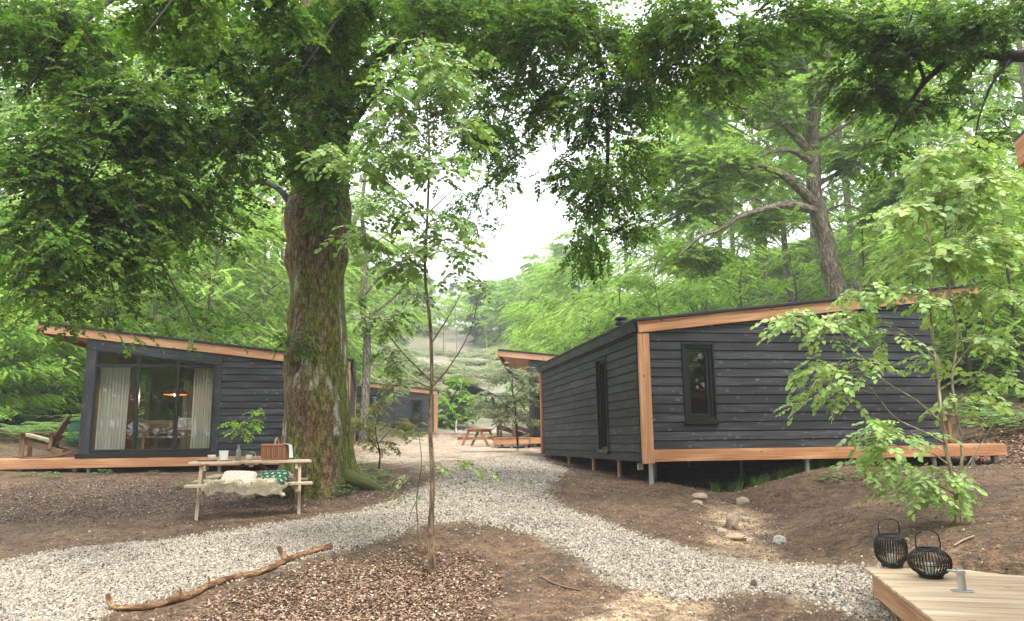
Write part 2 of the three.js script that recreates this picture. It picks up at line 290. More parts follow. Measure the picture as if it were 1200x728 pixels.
{
  const xs = steps([[-200, -60, 10], [-60, -26, 2], [-26, -13, 0.5], [-13, -7, 0.16], [-7, 7, 0.08], [7, 13, 0.16], [13, 26, 0.5], [26, 60, 2], [60, 200, 10]]);
  const zs = steps([[-300, -120, 10], [-120, -60, 2.5], [-60, -30, 0.8], [-30, -18, 0.25], [-18, -13, 0.14], [-13, -5, 0.07], [-5, 0, 0.3], [0, 20, 2], [20, 200, 12]]);
  const P = [], U = [], C = [], I = [], nx = xs.length;
  const soilA = [0.165, 0.1, 0.057], soilB = [0.09, 0.054, 0.032], soilC = [0.225, 0.146, 0.086], sand = [0.46, 0.34, 0.22], yard = [0.5, 0.4, 0.31], moor = [0.26, 0.26, 0.17], grassy = [0.1, 0.17, 0.045], forest = [0.1, 0.075, 0.045], grav = [0.33, 0.29, 0.24];
  const mixc = (a, b, t) => [lerp(a[0], b[0], t), lerp(a[1], b[1], t), lerp(a[2], b[2], t)];
  for (const z of zs) for (const x of xs) {
    P.push(x, height(x, z), z); U.push(x, -z);
    const d = Math.hypot(x, z), nz = fbm(x * 0.7, z * 0.7, 3), n2 = fbm(x * 2.7, z * 2.7, 8), n3 = noise(x * 9, z * 9, 5);
    let c = mixc(soilA, soilB, clamp(0.45 + nz * 1.6 + n3 * 0.25)); c = mixc(c, soilC, clamp(n2 * 1.5));
    if (d < 42) {
      const e = edgeDist(PATH, x, z); c = mixc(c, grav, clamp(0.5 + (e + n2 * 0.25) / 0.3) * 0.8);
      c = mixc(c, yard, clamp(0.5 + (edgeDist(YARD, x, z) + n2 * 1.0 + nz * 0.8) / 0.8) * clamp(0.9 + nz));
      for (const s of [SAND, SAND2]) c = mixc(c, sand, clamp(0.45 + (edgeDist(s, x, z) + n2 * 0.5) / 0.22) * clamp(0.75 + n2 * 1.5));
    }
    if (d > 20) { // woodland floor to the sides, open moor on the hill in the gap
      const inGap = Math.exp(-((x / -z * 880 + 45) ** 2) / (2 * 130 ** 2)), f = sstep(20, 27, d);
      const out = clamp(edgeDist(YARD, x, z) < -0.6 ? 1 : 0);
      let w = mixc(forest, grassy, clamp(0.3 + nz * 1.8)); const m = mixc(mixc(moor, [0.44, 0.38, 0.35], clamp(0.5 + fbm(x * 0.13, z * 0.13, 6) * 2.6)), grassy, clamp(fbm(x * 0.25, z * 0.25, 16) * 2.2));
      w = mixc(w, m, z < -38 ? inGap : 0); c = mixc(c, w, f * out);
    }
    C.push(...c);
  }
  for (let j = 0; j < zs.length - 1; j++) for (let i = 0; i < nx - 1; i++) { const a = j * nx + i, b = a + nx; I.push(a, b, a + 1, b, b + 1, a + 1); }
  const g = rawGeo(P, U, I, C); g.computeVertexNormals();
  const a1 = vnoise(40, 40, 61), a2 = vnoise(110, 110, 62), a3 = vnoise(256, 256, 63), a4 = vnoise(16, 16, 64);
  const soilTex = tex(512, 512, (u, v) => { let s = 0.62 + 0.24 * (a1(u, v) - 0.5) + 0.26 * (a2(u, v) - 0.5) + 0.34 * (a3(u, v) - 0.5) + 0.16 * (a4(u, v) - 0.5); const p = a3(u + 0.37, v + 0.11); if (p > 0.93) s += 0.25; if (p < 0.07) s -= 0.2; return [s * 1.02, s, s * 0.97]; });
  const soilBump = tex(512, 512, (u, v) => { const s = 0.35 * a1(u, v) + 0.4 * a2(u, v) + 0.25 * a3(u, v); return [s, s, s]; }, false);
  soilTex.repeat.set(0.55, 0.55); soilBump.repeat.set(0.55, 0.55);
  structure('ground', g, std({ map: soilTex, vertexColors: true, bumpMap: soilBump, bumpScale: 0.03, roughness: 0.95, color: tint(2.1) }));
}
// ---------------------------------------------------------------- cabins: black lapped boards, larch trim, mono-pitch roof
const CW = 5.45, CL = 7.5, EAVE = 2.28, PITCH = 0.115, EXPO = 0.1475, BASE = 0.19, OVER = 1.0;
const roofY = s => EAVE + s * PITCH; // top of fascia above the cabin's underside, s metres from the low eave
let boardR = rng(5);
// one lapped board: convex outline [[u, v]...] in a wall's plane, thicker at its lower edge. map(u, v, out) -> Vector3
function boardGeo(pl, v0, v1, map) {
  const out = v => lerp(0.036, 0.026, (v - v0) / (v1 - v0)), P = [], U = [], n = pl.length, du = boardR() * 8, dv = boardR() * 8;
  const F = pl.map(([u, v]) => map(u, v, out(v))), Bk = pl.map(([u, v]) => map(u, v, 0));
  const tri = (a, b, c, ua, ub, uc) => { P.push(a.x, a.y, a.z, b.x, b.y, b.z, c.x, c.y, c.z); U.push(...ua, ...ub, ...uc); };
  const q = k => [pl[k][0] + du, pl[k][1] + dv];
  for (let k = 1; k < n - 1; k++) tri(F[0], F[k], F[k + 1], q(0), q(k), q(k + 1));
  for (let k = 0; k < n; k++) { const m = (k + 1) % n, e = [q(k)[0], q(k)[1] + 0.02], f = [q(m)[0], q(m)[1] + 0.02]; tri(F[k], Bk[k], Bk[m], q(k), e, f); tri(F[k], Bk[m], F[m], q(k), f, q(m)); }
  const g = rawGeo(P, U); g.computeVertexNormals(); return g;
}
function clipTop(pl, line) { // keep what lies below v = line(u)
  const o = []; for (let i = 0; i < pl.length; i++) { const a = pl[i], b = pl[(i + 1) % pl.length], da = line(a[0]) - a[1], db = line(b[0]) - b[1]; if (da >= 0) o.push(a); if (da * db < 0) { const t = da / (da - db); o.push([lerp(a[0], b[0], t), lerp(a[1], b[1], t)]); } } return o;
}
function clad(parent, u0, u1, vBase, top, holes, map, joint = 99) {
  for (let r = 0; r < 40; r++) {
    const v0 = vBase + r * EXPO + 0.003, v1 = vBase + (r + 1) * EXPO - 0.016;
    if (v0 > Math.max(top(u0), top(u1)) - 0.015) break;
    let spans = [[u0, u1]];
    for (const h of holes) if (v1 > h.v0 + 0.02 && v0 < h.v1 - 0.02) spans = spans.flatMap(([a, b]) => h.u1 <= a || h.u0 >= b ? [[a, b]] : [[a, h.u0], [h.u1, b]].filter(([x, y]) => y - x > 0.01));
    const cut = []; for (const [a, b] of spans) { if (b - a > joint) { const m = a + (b - a) * (0.25 + 0.5 * boardR()); cut.push([a, m - 0.0015], [m + 0.0015, b]); } else cut.push([a, b]); }
    const bits = cut.map(([a, b]) => [a, b, v0, v1]);
    for (const h of holes) { if (h.v0 > v0 + 0.02 && h.v0 < v1 - 0.02) bits.push([h.u0, h.u1, v0, h.v0]); if (h.v1 > v0 + 0.02 && h.v1 < v1 - 0.02) bits.push([h.u0, h.u1, h.v1, v1]); }
    for (const [a, b, va, vb] of bits) {
      const pl = clipTop([[a, va], [b, va], [b, vb], [a, vb]], top); if (pl.length < 3) continue;
      part('board', boardGeo(pl, v0, v1, map), MAT.black[Math.floor(boardR() * 4)], parent);
    }
  }
}
// slab in a wall's plane with rectangular holes: boxes between the holes; a sloped top where top differs
function coreWall(parent, u0, u1, top, holes, map, thick, name = 'wall', mat = MAT.lining) {
  const us = [u0, u1, ...holes.flatMap(h => [h.u0, h.u1])].filter(u => u >= u0 && u <= u1).sort((a, b) => a - b), gs = [];
  const prism = (a, b, lo, hiA, hiB) => { const P = []; const q = (u, v, o) => map(u, v, o); const f = [q(a, lo, 0), q(b, lo, 0), q(b, hiB, 0), q(a, hiA, 0)], k = [q(a, lo, -thick), q(b, lo, -thick), q(b, hiB, -thick), q(a, hiA, -thick)]; const Q = (w, x, y, z) => { for (const p of [w, x, y, w, y, z]) P.push(p.x, p.y, p.z); }; Q(...f); Q(k[1], k[0], k[3], k[2]); for (let i = 0; i < 4; i++) { const j = (i + 1) % 4; Q(f[j], f[i], k[i], k[j]); } return flat(rawGeo(P)); };
  for (let i = 0; i < us.length - 1; i++) {
    const a = us[i], b = us[i + 1]; if (b - a < 1e-4) continue; const m = (a + b) / 2;
    const hs = holes.filter(h => h.u0 < m && h.u1 > m).sort((x, y) => x.v0 - y.v0); let lo = 0;
    for (const h of hs) { gs.push(prism(a, b, lo, h.v0, h.v0)); lo = h; }
    if (hs.length) { const h = hs[hs.length - 1]; gs.push(prism(a, b, 0, top(a), top(b), h)); gs.pop(); gs.push(prismTop(a, b, h)); } else gs.push(prism(a, b, 0, top(a), top(b)));
  }
  function prismTop(a, b, h) { const lo = h.topAt ? [h.topAt(a), h.topAt(b)] : [h.v1, h.v1]; const P = []; const f = [map(a, lo[0], 0), map(b, lo[1], 0), map(b, top(b), 0), map(a, top(a), 0)], k = [map(a, lo[0], -thick), map(b, lo[1], -thick), map(b, top(b), -thick), map(a, top(a), -thick)]; const Q = (w, x, y, z) => { for (const p of [w, x, y, w, y, z]) P.push(p.x, p.y, p.z); }; Q(...f); Q(k[1], k[0], k[3], k[2]); for (let i = 0; i < 4; i++) { const j = (i + 1) % 4; Q(f[j], f[i], k[i], k[j]); } return flat(rawGeo(P)); }
  return part(name, merge(gs), mat, parent);
}
// a rectangular window: frame with depth, sash, pane and sill
function windowUnit(parent, u0, u1, v0, v1, map, { depth = 0.02, bar: fr = 0.055, inner = true, sill = true, reveal = 0 } = {}) {
  const seg = (ua, ub, va, vb, o0, o1) => { const P = []; const f = [map(ua, va, o1), map(ub, va, o1), map(ub, vb, o1), map(ua, vb, o1)], k = [map(ua, va, o0), map(ub, va, o0), map(ub, vb, o0), map(ua, vb, o0)]; const Q = (w, x, y, z) => { for (const p of [w, x, y, w, y, z]) P.push(p.x, p.y, p.z); }; Q(...f); Q(k[1], k[0], k[3], k[2]); for (let i = 0; i < 4; i++) { const j = (i + 1) % 4; Q(f[j], f[i], k[i], k[j]); } return flat(rawGeo(P)); };
  const ring = (a, b, c, d, t, o0, o1) => [seg(a, b, c, c + t, o0, o1), seg(a, b, d - t, d, o0, o1), seg(a, a + t, c + t, d - t, o0, o1), seg(b - t, b, c + t, d - t, o0, o1)];
  const w = part('window', merge([...ring(u0, u1, v0, v1, fr, -0.1 - reveal, depth - reveal), ...ring(u0 - 0.03, u1 + 0.03, v0 - 0.03, v1 + 0.03, 0.034, -0.01, 0.056)]), MAT.frame, parent);
  let a = u0 + fr, b = u1 - fr, c = v0 + fr, d = v1 - fr;
  if (inner) { part('sash', merge(ring(a + 0.004, b - 0.004, c + 0.004, d - 0.004, 0.05, -0.08 - reveal, depth - 0.028 - reveal)), MAT.frame, w); a += 0.054; b -= 0.054; c += 0.054; d -= 0.054; }
  part('pane', seg(a, b, c, d, -0.045 - reveal, -0.044 - reveal), MAT.glass, w);
  if (sill) part('sill', seg(u0 - 0.05, u1 + 0.05, v0 - 0.06, v0 - 0.032, -0.008, depth + 0.06), MAT.frame, w);
  return { w, seg };
}
function cabin(label, O, yaw, sg, opt = {}) {
  const g = thing('cabin', label, 'cabin', O, yaw, 'black timber cabins');
  // wall planes: gable at z = 0 (outwards +z); low eave wall at x = 0 (outwards -sg x)
  const gm = (u, v, o) => V(sg * u, v, o), em = (u, v, o) => V(-sg * o, v, -u), hm = (u, v, o) => V(sg * (CW + o), v, -u), bm = (u, v, o) => V(sg * u, v, -CL - o);
  // keep outward winding when mirrored
  const flipIf = (m, f) => f ? (u, v, o) => m(-u, v, o) : m;
  const T = 0.19; // trim height
  const under = s => roofY(s) - 0.2;
  const gHoles = opt.gable ?? [], eHoles = opt.eave ?? [], hHoles = opt.high ?? [];
  const thick = 0.14;
  const gTop = s => roofY(s) - 0.03;
  coreWall(g, 0, CW, gTop, gHoles, gm, thick);
  coreWall(g, thick, CL - thick, () => EAVE - 0.03, eHoles, em, thick);
  coreWall(g, thick, CL - thick, () => roofY(CW) - 0.03, hHoles, hm, thick);
  coreWall(g, 0, CW, gTop, [], bm, thick);
  // black windproof sheet behind the boards, seen in the joints
  const sheet = m => (u, v, o) => m(u, v, o + 0.008), UL = MAT.roofing;
  coreWall(g, 0.01, CW - 0.01, gTop, gHoles, sheet(gm), 0.006, 'underlay', UL);
  coreWall(g, 0.01, CL - 0.01, () => EAVE - 0.05, eHoles, sheet(em), 0.006, 'underlay', UL);
  coreWall(g, 0.01, CL - 0.01, () => roofY(CW) - 0.05, hHoles, sheet(hm), 0.006, 'underlay', UL);
  const slabG = box(CW - 0.3, 0.16, CL - 0.3, sg * CW / 2, 0.1, -CL / 2);
  part('floor_slab', slabG, MAT.plyInside, g);
  // boards
  if (opt.gableBoards !== false) clad(g, opt.gFrom ?? 0.17, opt.gTo ?? CW - 0.02, BASE, s => roofY(s) - 0.19, gHoles, gm, 99);
  clad(g, 0.03, CL - 0.17, 0.0, () => EAVE - 0.16, eHoles, em, 5);
  if (opt.highBoards !== false) clad(g, 0.03, CL - 0.03, BASE, () => roofY(CW) - 0.14, hHoles, hm, 5);
  // trim
  const L = MAT.larch, lr = k => L[Math.floor(boardR() * 3)];
  part('corner_post', box(0.19, EAVE - 0.19 + 0.02, 0.06, sg * 0.07, (EAVE - 0.19) / 2 - 0.02, 0.034), lr(), g);
  part('corner_post', box(0.06, EAVE - 0.14, 0.175, -sg * 0.032, (EAVE - 0.14) / 2, -CL + 0.08), MAT.larchRed, g);
  const bl = opt.baseTo ?? CW; const b0 = 0.162;
  part('base_fascia', box(bl - b0, T, 0.05, sg * (b0 + bl) / 2, T / 2, 0.034), lr(), g);
  // sloped rake fascia in lengths with joints
  const cuts = [-0.02, 2.9, CW + OVER], ang = Math.atan(PITCH);
  for (let i = 0; i < 2; i++) { const a = cuts[i] + (i ? 0.002 : 0), b = cuts[i + 1]; const A = V(sg * a, roofY(a) - 0.098, 0.05), B = V(sg * b, roofY(b) - 0.098, 0.05); part('rake_fascia', bar(A, B, 0.056, 0.19), i ? L[1] : L[0], g); }
  // roof sheet, soffit, eave fascias
  { const a = -0.1, b = CW + OVER + 0.02, A = V(sg * a, roofY(a) + 0.024, -CL / 2), B = V(sg * b, roofY(b) + 0.024, -CL / 2); part('roof', bar(A, B, CL + 0.22, 0.045), MAT.roofing, g); }
  { const a = 0.02, b = CW + OVER - 0.03, A = V(sg * a, roofY(a) - 0.06, -CL / 2), B = V(sg * b, roofY(b) - 0.06, -CL / 2); part('soffit', bar(A, B, CL - 0.02, 0.04), opt.soffit ?? MAT.larch[1], g); }
  part('eave_fascia', box(0.04, 0.17, CL + 0.1, -sg * 0.066, EAVE - 0.09, -CL / 2 + 0.0), MAT.black[0], g);
  { const b = CW + OVER; part('eave_fascia', box(0.04, 0.19, CL + 0.1, sg * (b + 0.024), roofY(b) - 0.095, -CL / 2), L[2], g); }
  part('rake_fascia', bar(V(-sg * 0.02, roofY(0) - 0.098, -CL - 0.045), V(sg * (CW + OVER), roofY(CW + OVER) - 0.098, -CL - 0.045), 0.05, 0.19), L[1], g);
  for (const h of gHoles) if (h.win !== false) windowUnit(g, h.u0, h.u1, h.v0, h.v1, gm);
  for (const h of eHoles) windowUnit(g, h.u0, h.u1, h.v0, h.v1, em, { depth: 0.03, inner: false, reveal: h.reveal ?? 0 });
  for (const h of hHoles) windowUnit(g, h.u0, h.u1, h.v0, h.v1, hm, { inner: false });
  return g;
}
function stilts(g, list, r = 0.038) { // list of local [x, z]; legs run down into the ground
  g.updateMatrixWorld(true);
  for (const [x, z, mat] of list) { const w = V(x, 0, z).applyMatrix4(g.matrixWorld), y = height(w.x, w.z) - g.position.y - 0.12; if (y > -0.05) continue; const h = -y; const c = new THREE.CylinderGeometry(r, r, h, 14); c.translate(x, y + h / 2, z); const s = part('stilt', c, mat ?? MAT.galv, g); const pl = new THREE.CylinderGeometry(r * 1.9, r * 1.9, 0.012, 14); pl.translate(x, -0.012, z); part('head_plate', pl, MAT.galv, s); }
}
const DEG = Math.PI / 180;
const course = n => BASE + n * EXPO; // window edges fall on board joints
const ecourse = n => n * EXPO;
// right cabin
const RO = at(754, 541.5, 12.3), RY = 10.15 * DEG;
const cabR = cabin('black timber cabin on stilts with narrow window, beside the stony gully', RO, RY, 1, {
  gable: [{ u0: 0.76, u1: 1.27, v0: course(3.15), v1: course(11.6) }], eave: [{ u0: 1.72, u1: 2.32, v0: ecourse(1.2), v1: ecourse(12.6), reveal: 0.03 }], baseTo: CW + 1.22,
});
stilts(cabR, [[0.14, -0.05], [2.9, -0.06], [5.3, -0.06], [1.1, -2.4], [2.9, -2.4], [0.1, -1.55, MAT.larch[1]], [0.1, -3.2, MAT.larch[1]], [0.1, -5.2, MAT.larch[1]], [0.1, -7.1, MAT.larch[1]], [5.2, -2.4], [2.9, -5], [5.2, -5]]);
{ // vent cowl on the roof
  const p = V(0.45, roofY(0.45), -2.2);
  const v = part('roof_vent', put(lathe([[0.045, -0.12], [0.045, 0.17], [0.11, 0.17], [0.115, 0.19], [0.115, 0.235], [0.1, 0.245], [0.06, 0.25], [0.06, 0.27], [0.118, 0.27], [0.118, 0.32], [0.1, 0.335], [0, 0.34]], 20), p.x, p.y + 0.06, p.z), MAT.frame, cabR);
  part('junction_box', box(0.09, 0.11, 0.06, 0.2, -0.1, -0.72), MAT.white, cabR, 'small white box under the cabin floor');
}
// left cabin: glazed gable with tall window
const LO = at(407, 543, 17), LY = 11 * DEG;
const GW = { u0: 2.86, u1: CW - 0.12, v0: BASE + 0.12 };
const gwTop = u => roofY(u) - 0.42;
const cabL = cabin('black timber cabin with big glazed wall, behind the mossy tree trunk', LO, LY, -1, {
  gable: [{ u0: GW.u0, u1: GW.u1, v0: GW.v0, v1: 2.3, topAt: gwTop, win: false }], gableBoards: false, baseTo: CW + 1.5,
  high: [{ u0: 3.2, u1: 4.6, v0: 0.3, v1: 2.35 }], highBoards: true,
});
{
  const g = cabL, gm = (u, v, o) => V(-u, v, o);
  clad(g, 0.17, GW.u0 - 0.12, BASE, s => roofY(s) - 0.19, [], gm, 99);
  const sg = -1, X = u => -u;
  // cover boards round the glazing
  const fr = MAT.black[1];
  part('head_board', bar(V(X(GW.u0 - 0.12), gwTop(GW.u0 - 0.12) + 0.11, 0.024), V(X(CW + 0.048), gwTop(CW + 0.048) + 0.11, 0.024), 0.056, 0.25), MAT.black[3], g);
  part('jamb_board', box(0.14, gwTop(GW.u0) - BASE + 0.05, 0.04, X(GW.u0 - 0.05), BASE + (gwTop(GW.u0) - BASE + 0.05) / 2, 0.018), fr, g);
  part('jamb_board', box(0.21, gwTop(CW) - BASE + 0.05, 0.05, X(CW - 0.055), BASE + (gwTop(CW) - BASE + 0.05) / 2, 0.02), fr, g);
  part('sill_board', box(CW - GW.u0 + 0.2, 0.1, 0.07, X((CW + GW.u0) / 2), BASE + 0.056, 0.03), MAT.frame, g);
  // window: outer frame, mullions, transom, panes
  const w = part('window', merge([
    bar(V(X(GW.u0), gwTop(GW.u0) - 0.03, -0.03), V(X(GW.u1), gwTop(GW.u1) - 0.03, -0.03), 0.1, 0.06),
    box(GW.u1 - GW.u0, 0.06, 0.1, X((GW.u0 + GW.u1) / 2), GW.v0 + 0.03, -0.03),
    box(0.06, gwTop(GW.u0) - GW.v0, 0.098, X(GW.u0 + 0.03), (gwTop(GW.u0) + GW.v0) / 2, -0.03), box(0.06, gwTop(GW.u1) - GW.v0, 0.098, X(GW.u1 - 0.03), (gwTop(GW.u1) + GW.v0) / 2, -0.03)]), MAT.frame, g);
  const tr = 2.16 - 0.02, us = [GW.u0, 3.64, 4.44, GW.u1];
  for (const u of us.slice(1, 3)) part('mullion', box(0.07, gwTop(u) - GW.v0 - 0.06, 0.1, X(u), (gwTop(u) + GW.v0) / 2, -0.028), MAT.frame, w);
  part('transom', box(GW.u1 - GW.u0 - 0.1, 0.06, 0.09, X((GW.u0 + GW.u1) / 2), tr, -0.03), MAT.frame, w);
  for (let i = 0; i < 3; i++) {
    const a = us[i] + 0.034, b = us[i + 1] - 0.034;
    part('pane', flat(rawGeo([X(a), GW.v0 + 0.05, -0.03, X(b), GW.v0 + 0.05, -0.031, X(b), tr - 0.02, -0.03, X(a), tr - 0.02, -0.031], null, [0, 2, 1, 0, 3, 2])), MAT.glass, w);
    part('pane', flat(rawGeo([X(a), GW.v0 + 0.05, -0.05, X(b), GW.v0 + 0.05, -0.051, X(b), tr - 0.02, -0.05, X(a), tr - 0.02, -0.051], null, [0, 2, 1, 0, 3, 2])), MAT.glass, w);
    if (gwTop(a) - 0.06 > tr + 0.05) part('pane', flat(rawGeo([X(a), tr + 0.025, -0.03, X(b), tr + 0.025, -0.03, X(b), gwTop(b) - 0.05, -0.03, X(a), gwTop(a) - 0.05, -0.03], null, [0, 2, 1, 0, 3, 2])), MAT.glass, w);
  }
}
stilts(cabL, [[-0.15, -0.06], [-2.7, -0.06], [-5.3, -0.06], [-6.6, -0.06], [-2.7, -2.4], [-5.3, -2.4], [-0.15, -2.4]]);
// the left cabin's low corner reaches the ground with a tall larch post
{ const w = LO, h = LO.y - height(LO.x, LO.z) + 0.05; if (h > 0.02) part('post_foot', box(0.17, h, 0.045, -0.0725, -h / 2 - 0.005, 0.03), MAT.larchRed, cabL); }
// far cabin in the middle of the yard
const CO = at(512, 512, 38), CY = 10 * DEG;
const cabC = cabin('distant black timber cabin with glazed end, across the pale yard', CO, CY, -1, {
  gable: [{ u0: 0.75, u1: 1.35, v0: course(3), v1: course(11) }, { u0: 2.9, u1: 5.3, v0: BASE + 0.12, v1: course(13) }], baseTo: CW + 1.2, gTo: 2.75,
});
stilts(cabC, [[-0.15, -0.06], [-2.7, -0.06], [-5.3, -0.06]]);
// cabin behind the right one, seen by its roof end and deck
const DW = at(622, 520, 24.5), DY = -3 * DEG;
const DO = DW.clone().add(V(Math.cos(DY) * CW, 0, -Math.sin(DY) * CW)); DO.y = at(622, 520, 24.5).y;
const cabD = cabin('black timber cabin mostly hidden behind the stilted cabin, overhanging larch-edged roof', DO, DY, -1, {
  gable: [{ u0: 2.9, u1: 5.3, v0: BASE + 0.12, v1: course(13) }], baseTo: CW + 0.02, gTo: 2.75,
});
stilts(cabD, [[-0.15, -0.06], [-2.7, -0.06], [-5.3, -0.06]]);
// cabin beside the camera: only its roof corner comes into the picture
const NY = -13.5 * DEG, nDeck = onY(1018, 665, 0.41);
const nRoof = at(1187.5, 168, 5.05);
{
  // high-side roof corner at the back end of the cabin: local x = -(CW + OVER + .04), z = -CL - .07
  const lx = -(CW + OVER + 0.044), lz = -CL - 0.07, c = Math.cos(NY), s = Math.sin(NY);
  const O = V(nRoof.x - (c * lx + s * lz), nRoof.y - roofY(CW + OVER), nRoof.z - (-s * lx + c * lz));
  const g = cabin('nearby timber cabin, only a larch roof corner above the lantern deck visible', O, NY, -1, { soffit: MAT.larch[0] });
  stilts(g, [[-0.2, -CL + 0.1], [-2.7, -CL + 0.1], [-5.3, -CL + 0.1], [-5.3, -3], [-2.7, -3], [-0.2, -3], [-5.3, -0.1], [-0.2, -0.1]]);
}
// ---------------------------------------------------------------- decks
function deck(label, O, yaw, w, d, along, opt = {}) { // top at O.y, corner at O; extends +x by w and +z by d
  const g = thing('wooden_deck', label, 'deck', O, yaw, 'larch decks of the cabins');
  const bw = 0.142, gap = 0.004, r = rng(opt.seed ?? 3), mats = opt.mats ?? MAT.deck;
  const across = along === 'x' ? d : w, n = Math.max(1, Math.round(across / (bw + gap))), b = across / n - gap;
  for (let i = 0; i < n; i++) { const q = (i + 0.5) * (b + gap); const j = 0.002 * (r() - 0.5); part('deck_board', along === 'x' ? box(w + (opt.lip ?? 0.02) * 1 + 0.01 * r(), 0.027, b, w / 2, -0.0135 + j, q) : box(b, 0.027, d + (opt.lip ?? 0.02) + 0.01 * r(), q, -0.0135 + j, d / 2), mats[Math.floor(r() * mats.length)], g); }
  const fh = opt.fh ?? 0.185, y = -0.032 - fh / 2, f = opt.fm ?? MAT.larch;
  part('fascia', box(w - 0.05, fh, 0.04, w / 2, y, d - 0.03), f[0], g); part('fascia', box(w - 0.05, fh, 0.04, w / 2, y, 0.03), f[1], g);
  part('fascia', box(0.04, fh, d - 0.1, 0.03, y, d / 2), f[2], g); part('fascia', box(0.04, fh, d - 0.1, w - 0.03, y, d / 2), f[1], g);
  part('joist', box(0.045, fh - 0.02, d - 0.12, w / 2, y, d / 2), MAT.larch[1], g);
  g.updateMatrixWorld(true);
  for (const [x, z] of [[0.12, 0.12], [w - 0.12, 0.12], [0.12, d - 0.12], [w - 0.12, d - 0.12], [w / 2, d - 0.12]]) { const p = V(x, 0, z).applyMatrix4(g.matrixWorld), y0 = height(p.x, p.z) - O.y - 0.1, y1 = -0.03 - fh; if (y0 < y1 - 0.02) part('deck_leg', box(0.09, y1 - y0, 0.09, x, (y0 + y1) / 2, z), opt.leg ?? MAT.galv, g); }
  return g;
}
const loc = (g, x, y, z) => V(x, y, z).applyMatrix4(g.matrixWorld);
const deckL = deck('larch deck of the glazed cabin, carrying a wooden rocking chair', loc(cabL, -CW - 4.2, BASE + 0.01, -2.6), LY, 4.18, 2.58, 'x', { seed: 4, mats: MAT.larch });
const deckR = deck('larch deck end sticking out past the stilted cabin', loc(cabR, CW + 0.03, BASE + 0.012, -3.6), RY, 1.2, 3.6, 'z', { seed: 6, mats: MAT.larch, fh: 0.16 });
const deckD = deck('larch deck behind the stilted cabin, carrying two dark chairs', loc(cabD, -CW - 1.2, BASE + 0.01, -2.4), DY, 1.18, 2.7, 'z', { seed: 8, mats: MAT.larch });
const deckN = deck('pale larch deck carrying two black lanterns', nDeck.clone(), NY, 3.0, 4.6, 'x', { seed: 9, fh: 0.175, fm: [MAT.larch[1], MAT.larch[1], MAT.larch[1]], leg: MAT.larch[1], lip: 0.05 });
// ---------------------------------------------------------------- foliage
function leafTris(P, C, base, dir, nrm, len, wid, fold, oval, tone) { // oval: four faces, else two
  const side = new THREE.Vector3().crossVectors(dir, nrm).normalize(), n = new THREE.Vector3().crossVectors(side, dir).normalize();
  const pt = (a, b, c) => base.clone().addScaledVector(dir, a * len).addScaledVector(side, b * wid).addScaledVector(n, c * len);
  const b = pt(0, 0, 0), t = pt(1, 0, -0.1), push = (...q) => { for (const v of q) { P.push(v.x, v.y, v.z); C.push(...tone); } };
  if (oval) {
    const m = pt(0.55, 0, 0.0), r1 = pt(0.28, 0.43, fold), r2 = pt(0.68, 0.4, fold * 0.8 - 0.03), l1 = pt(0.28, -0.43, fold), l2 = pt(0.68, -0.4, fold * 0.8 - 0.03);
    push(b, r1, m, r1, r2, m, r2, t, m, b, m, l1, l1, m, l2, l2, m, t);
  } else { const r = pt(0.45, 0.5, fold), l = pt(0.45, -0.5, fold); push(b, r, t, b, t, l); }
}
function spray({ seed, n = 14, len = 0.34, leaf = 0.075, wid = 0.047, oval = true, droop = 0.25, flatness = 0.35, stem = true }) {
  const r = rng(seed), P = [], C = [], D = [];
  const at0 = t => V(t * len, -droop * len * t * t, 0.06 * len * Math.sin(t * 5 + seed));
  for (let i = 0; i < n; i++) {
    const t = 0.12 + 0.88 * (i + 0.5 * r()) / n, s = i === n - 1 ? 0 : (i % 2 ? 1 : -1), p = at0(t);
    const a = s * (0.75 + 0.45 * r()) * (1 - 0.35 * t), dir = V(Math.cos(a), -droop * t - 0.25 * r() + 0.08, Math.sin(a)).normalize();
    const nr = V((r() - 0.5) * flatness * 2, 1, (r() - 0.5) * flatness * 2 + s * 0.15).normalize(), k = 0.75 + 0.4 * r(), v = 0.8 + 0.4 * r();
    leafTris(P, C, p, dir, nr, leaf * k, wid * k, 0.05 + 0.07 * r(), oval, [v * (0.9 + 0.25 * r()), v, v * 0.9]);
  }
  if (stem) { const w = len * 0.009; for (let i = 0; i < 3; i++) { const a = at0(i / 3), b = at0((i + 1) / 3); for (const q of [V(a.x, a.y + w, a.z), V(b.x, b.y, b.z + w), V(b.x, b.y - w, b.z - w), V(a.x, a.y + w, a.z), V(b.x, b.y - w, b.z - w), V(a.x, a.y - w, a.z - w)]) { P.push(q.x, q.y, q.z); C.push(1.1, 0.5, 0.9); } } }
  const g = rawGeo(P, null, null, C); g.computeVertexNormals(); return g;
}
const leafMat = (c, o = {}) => phys({ color: tint(...c), vertexColors: true, roughness: 1, specularIntensity: 0.35, transmission: 0.54, thickness: 0, side: THREE.DoubleSide, ...o });
const LEAF = {
  beech: leafMat([0.095, 0.205, 0.019]), young: leafMat([0.2, 0.36, 0.07], { specularIntensity: 1, clearcoat: 0.7, clearcoatRoughness: 0.32 }),
  wood: leafMat([0.25, 0.43, 0.06]), oak: leafMat([0.25, 0.42, 0.07]), pale: leafMat([0.27, 0.44, 0.09]), conifer: leafMat([0.08, 0.13, 0.07]), shrub: leafMat([0.24, 0.44, 0.06]), silver: leafMat([0.24, 0.31, 0.19]),
};
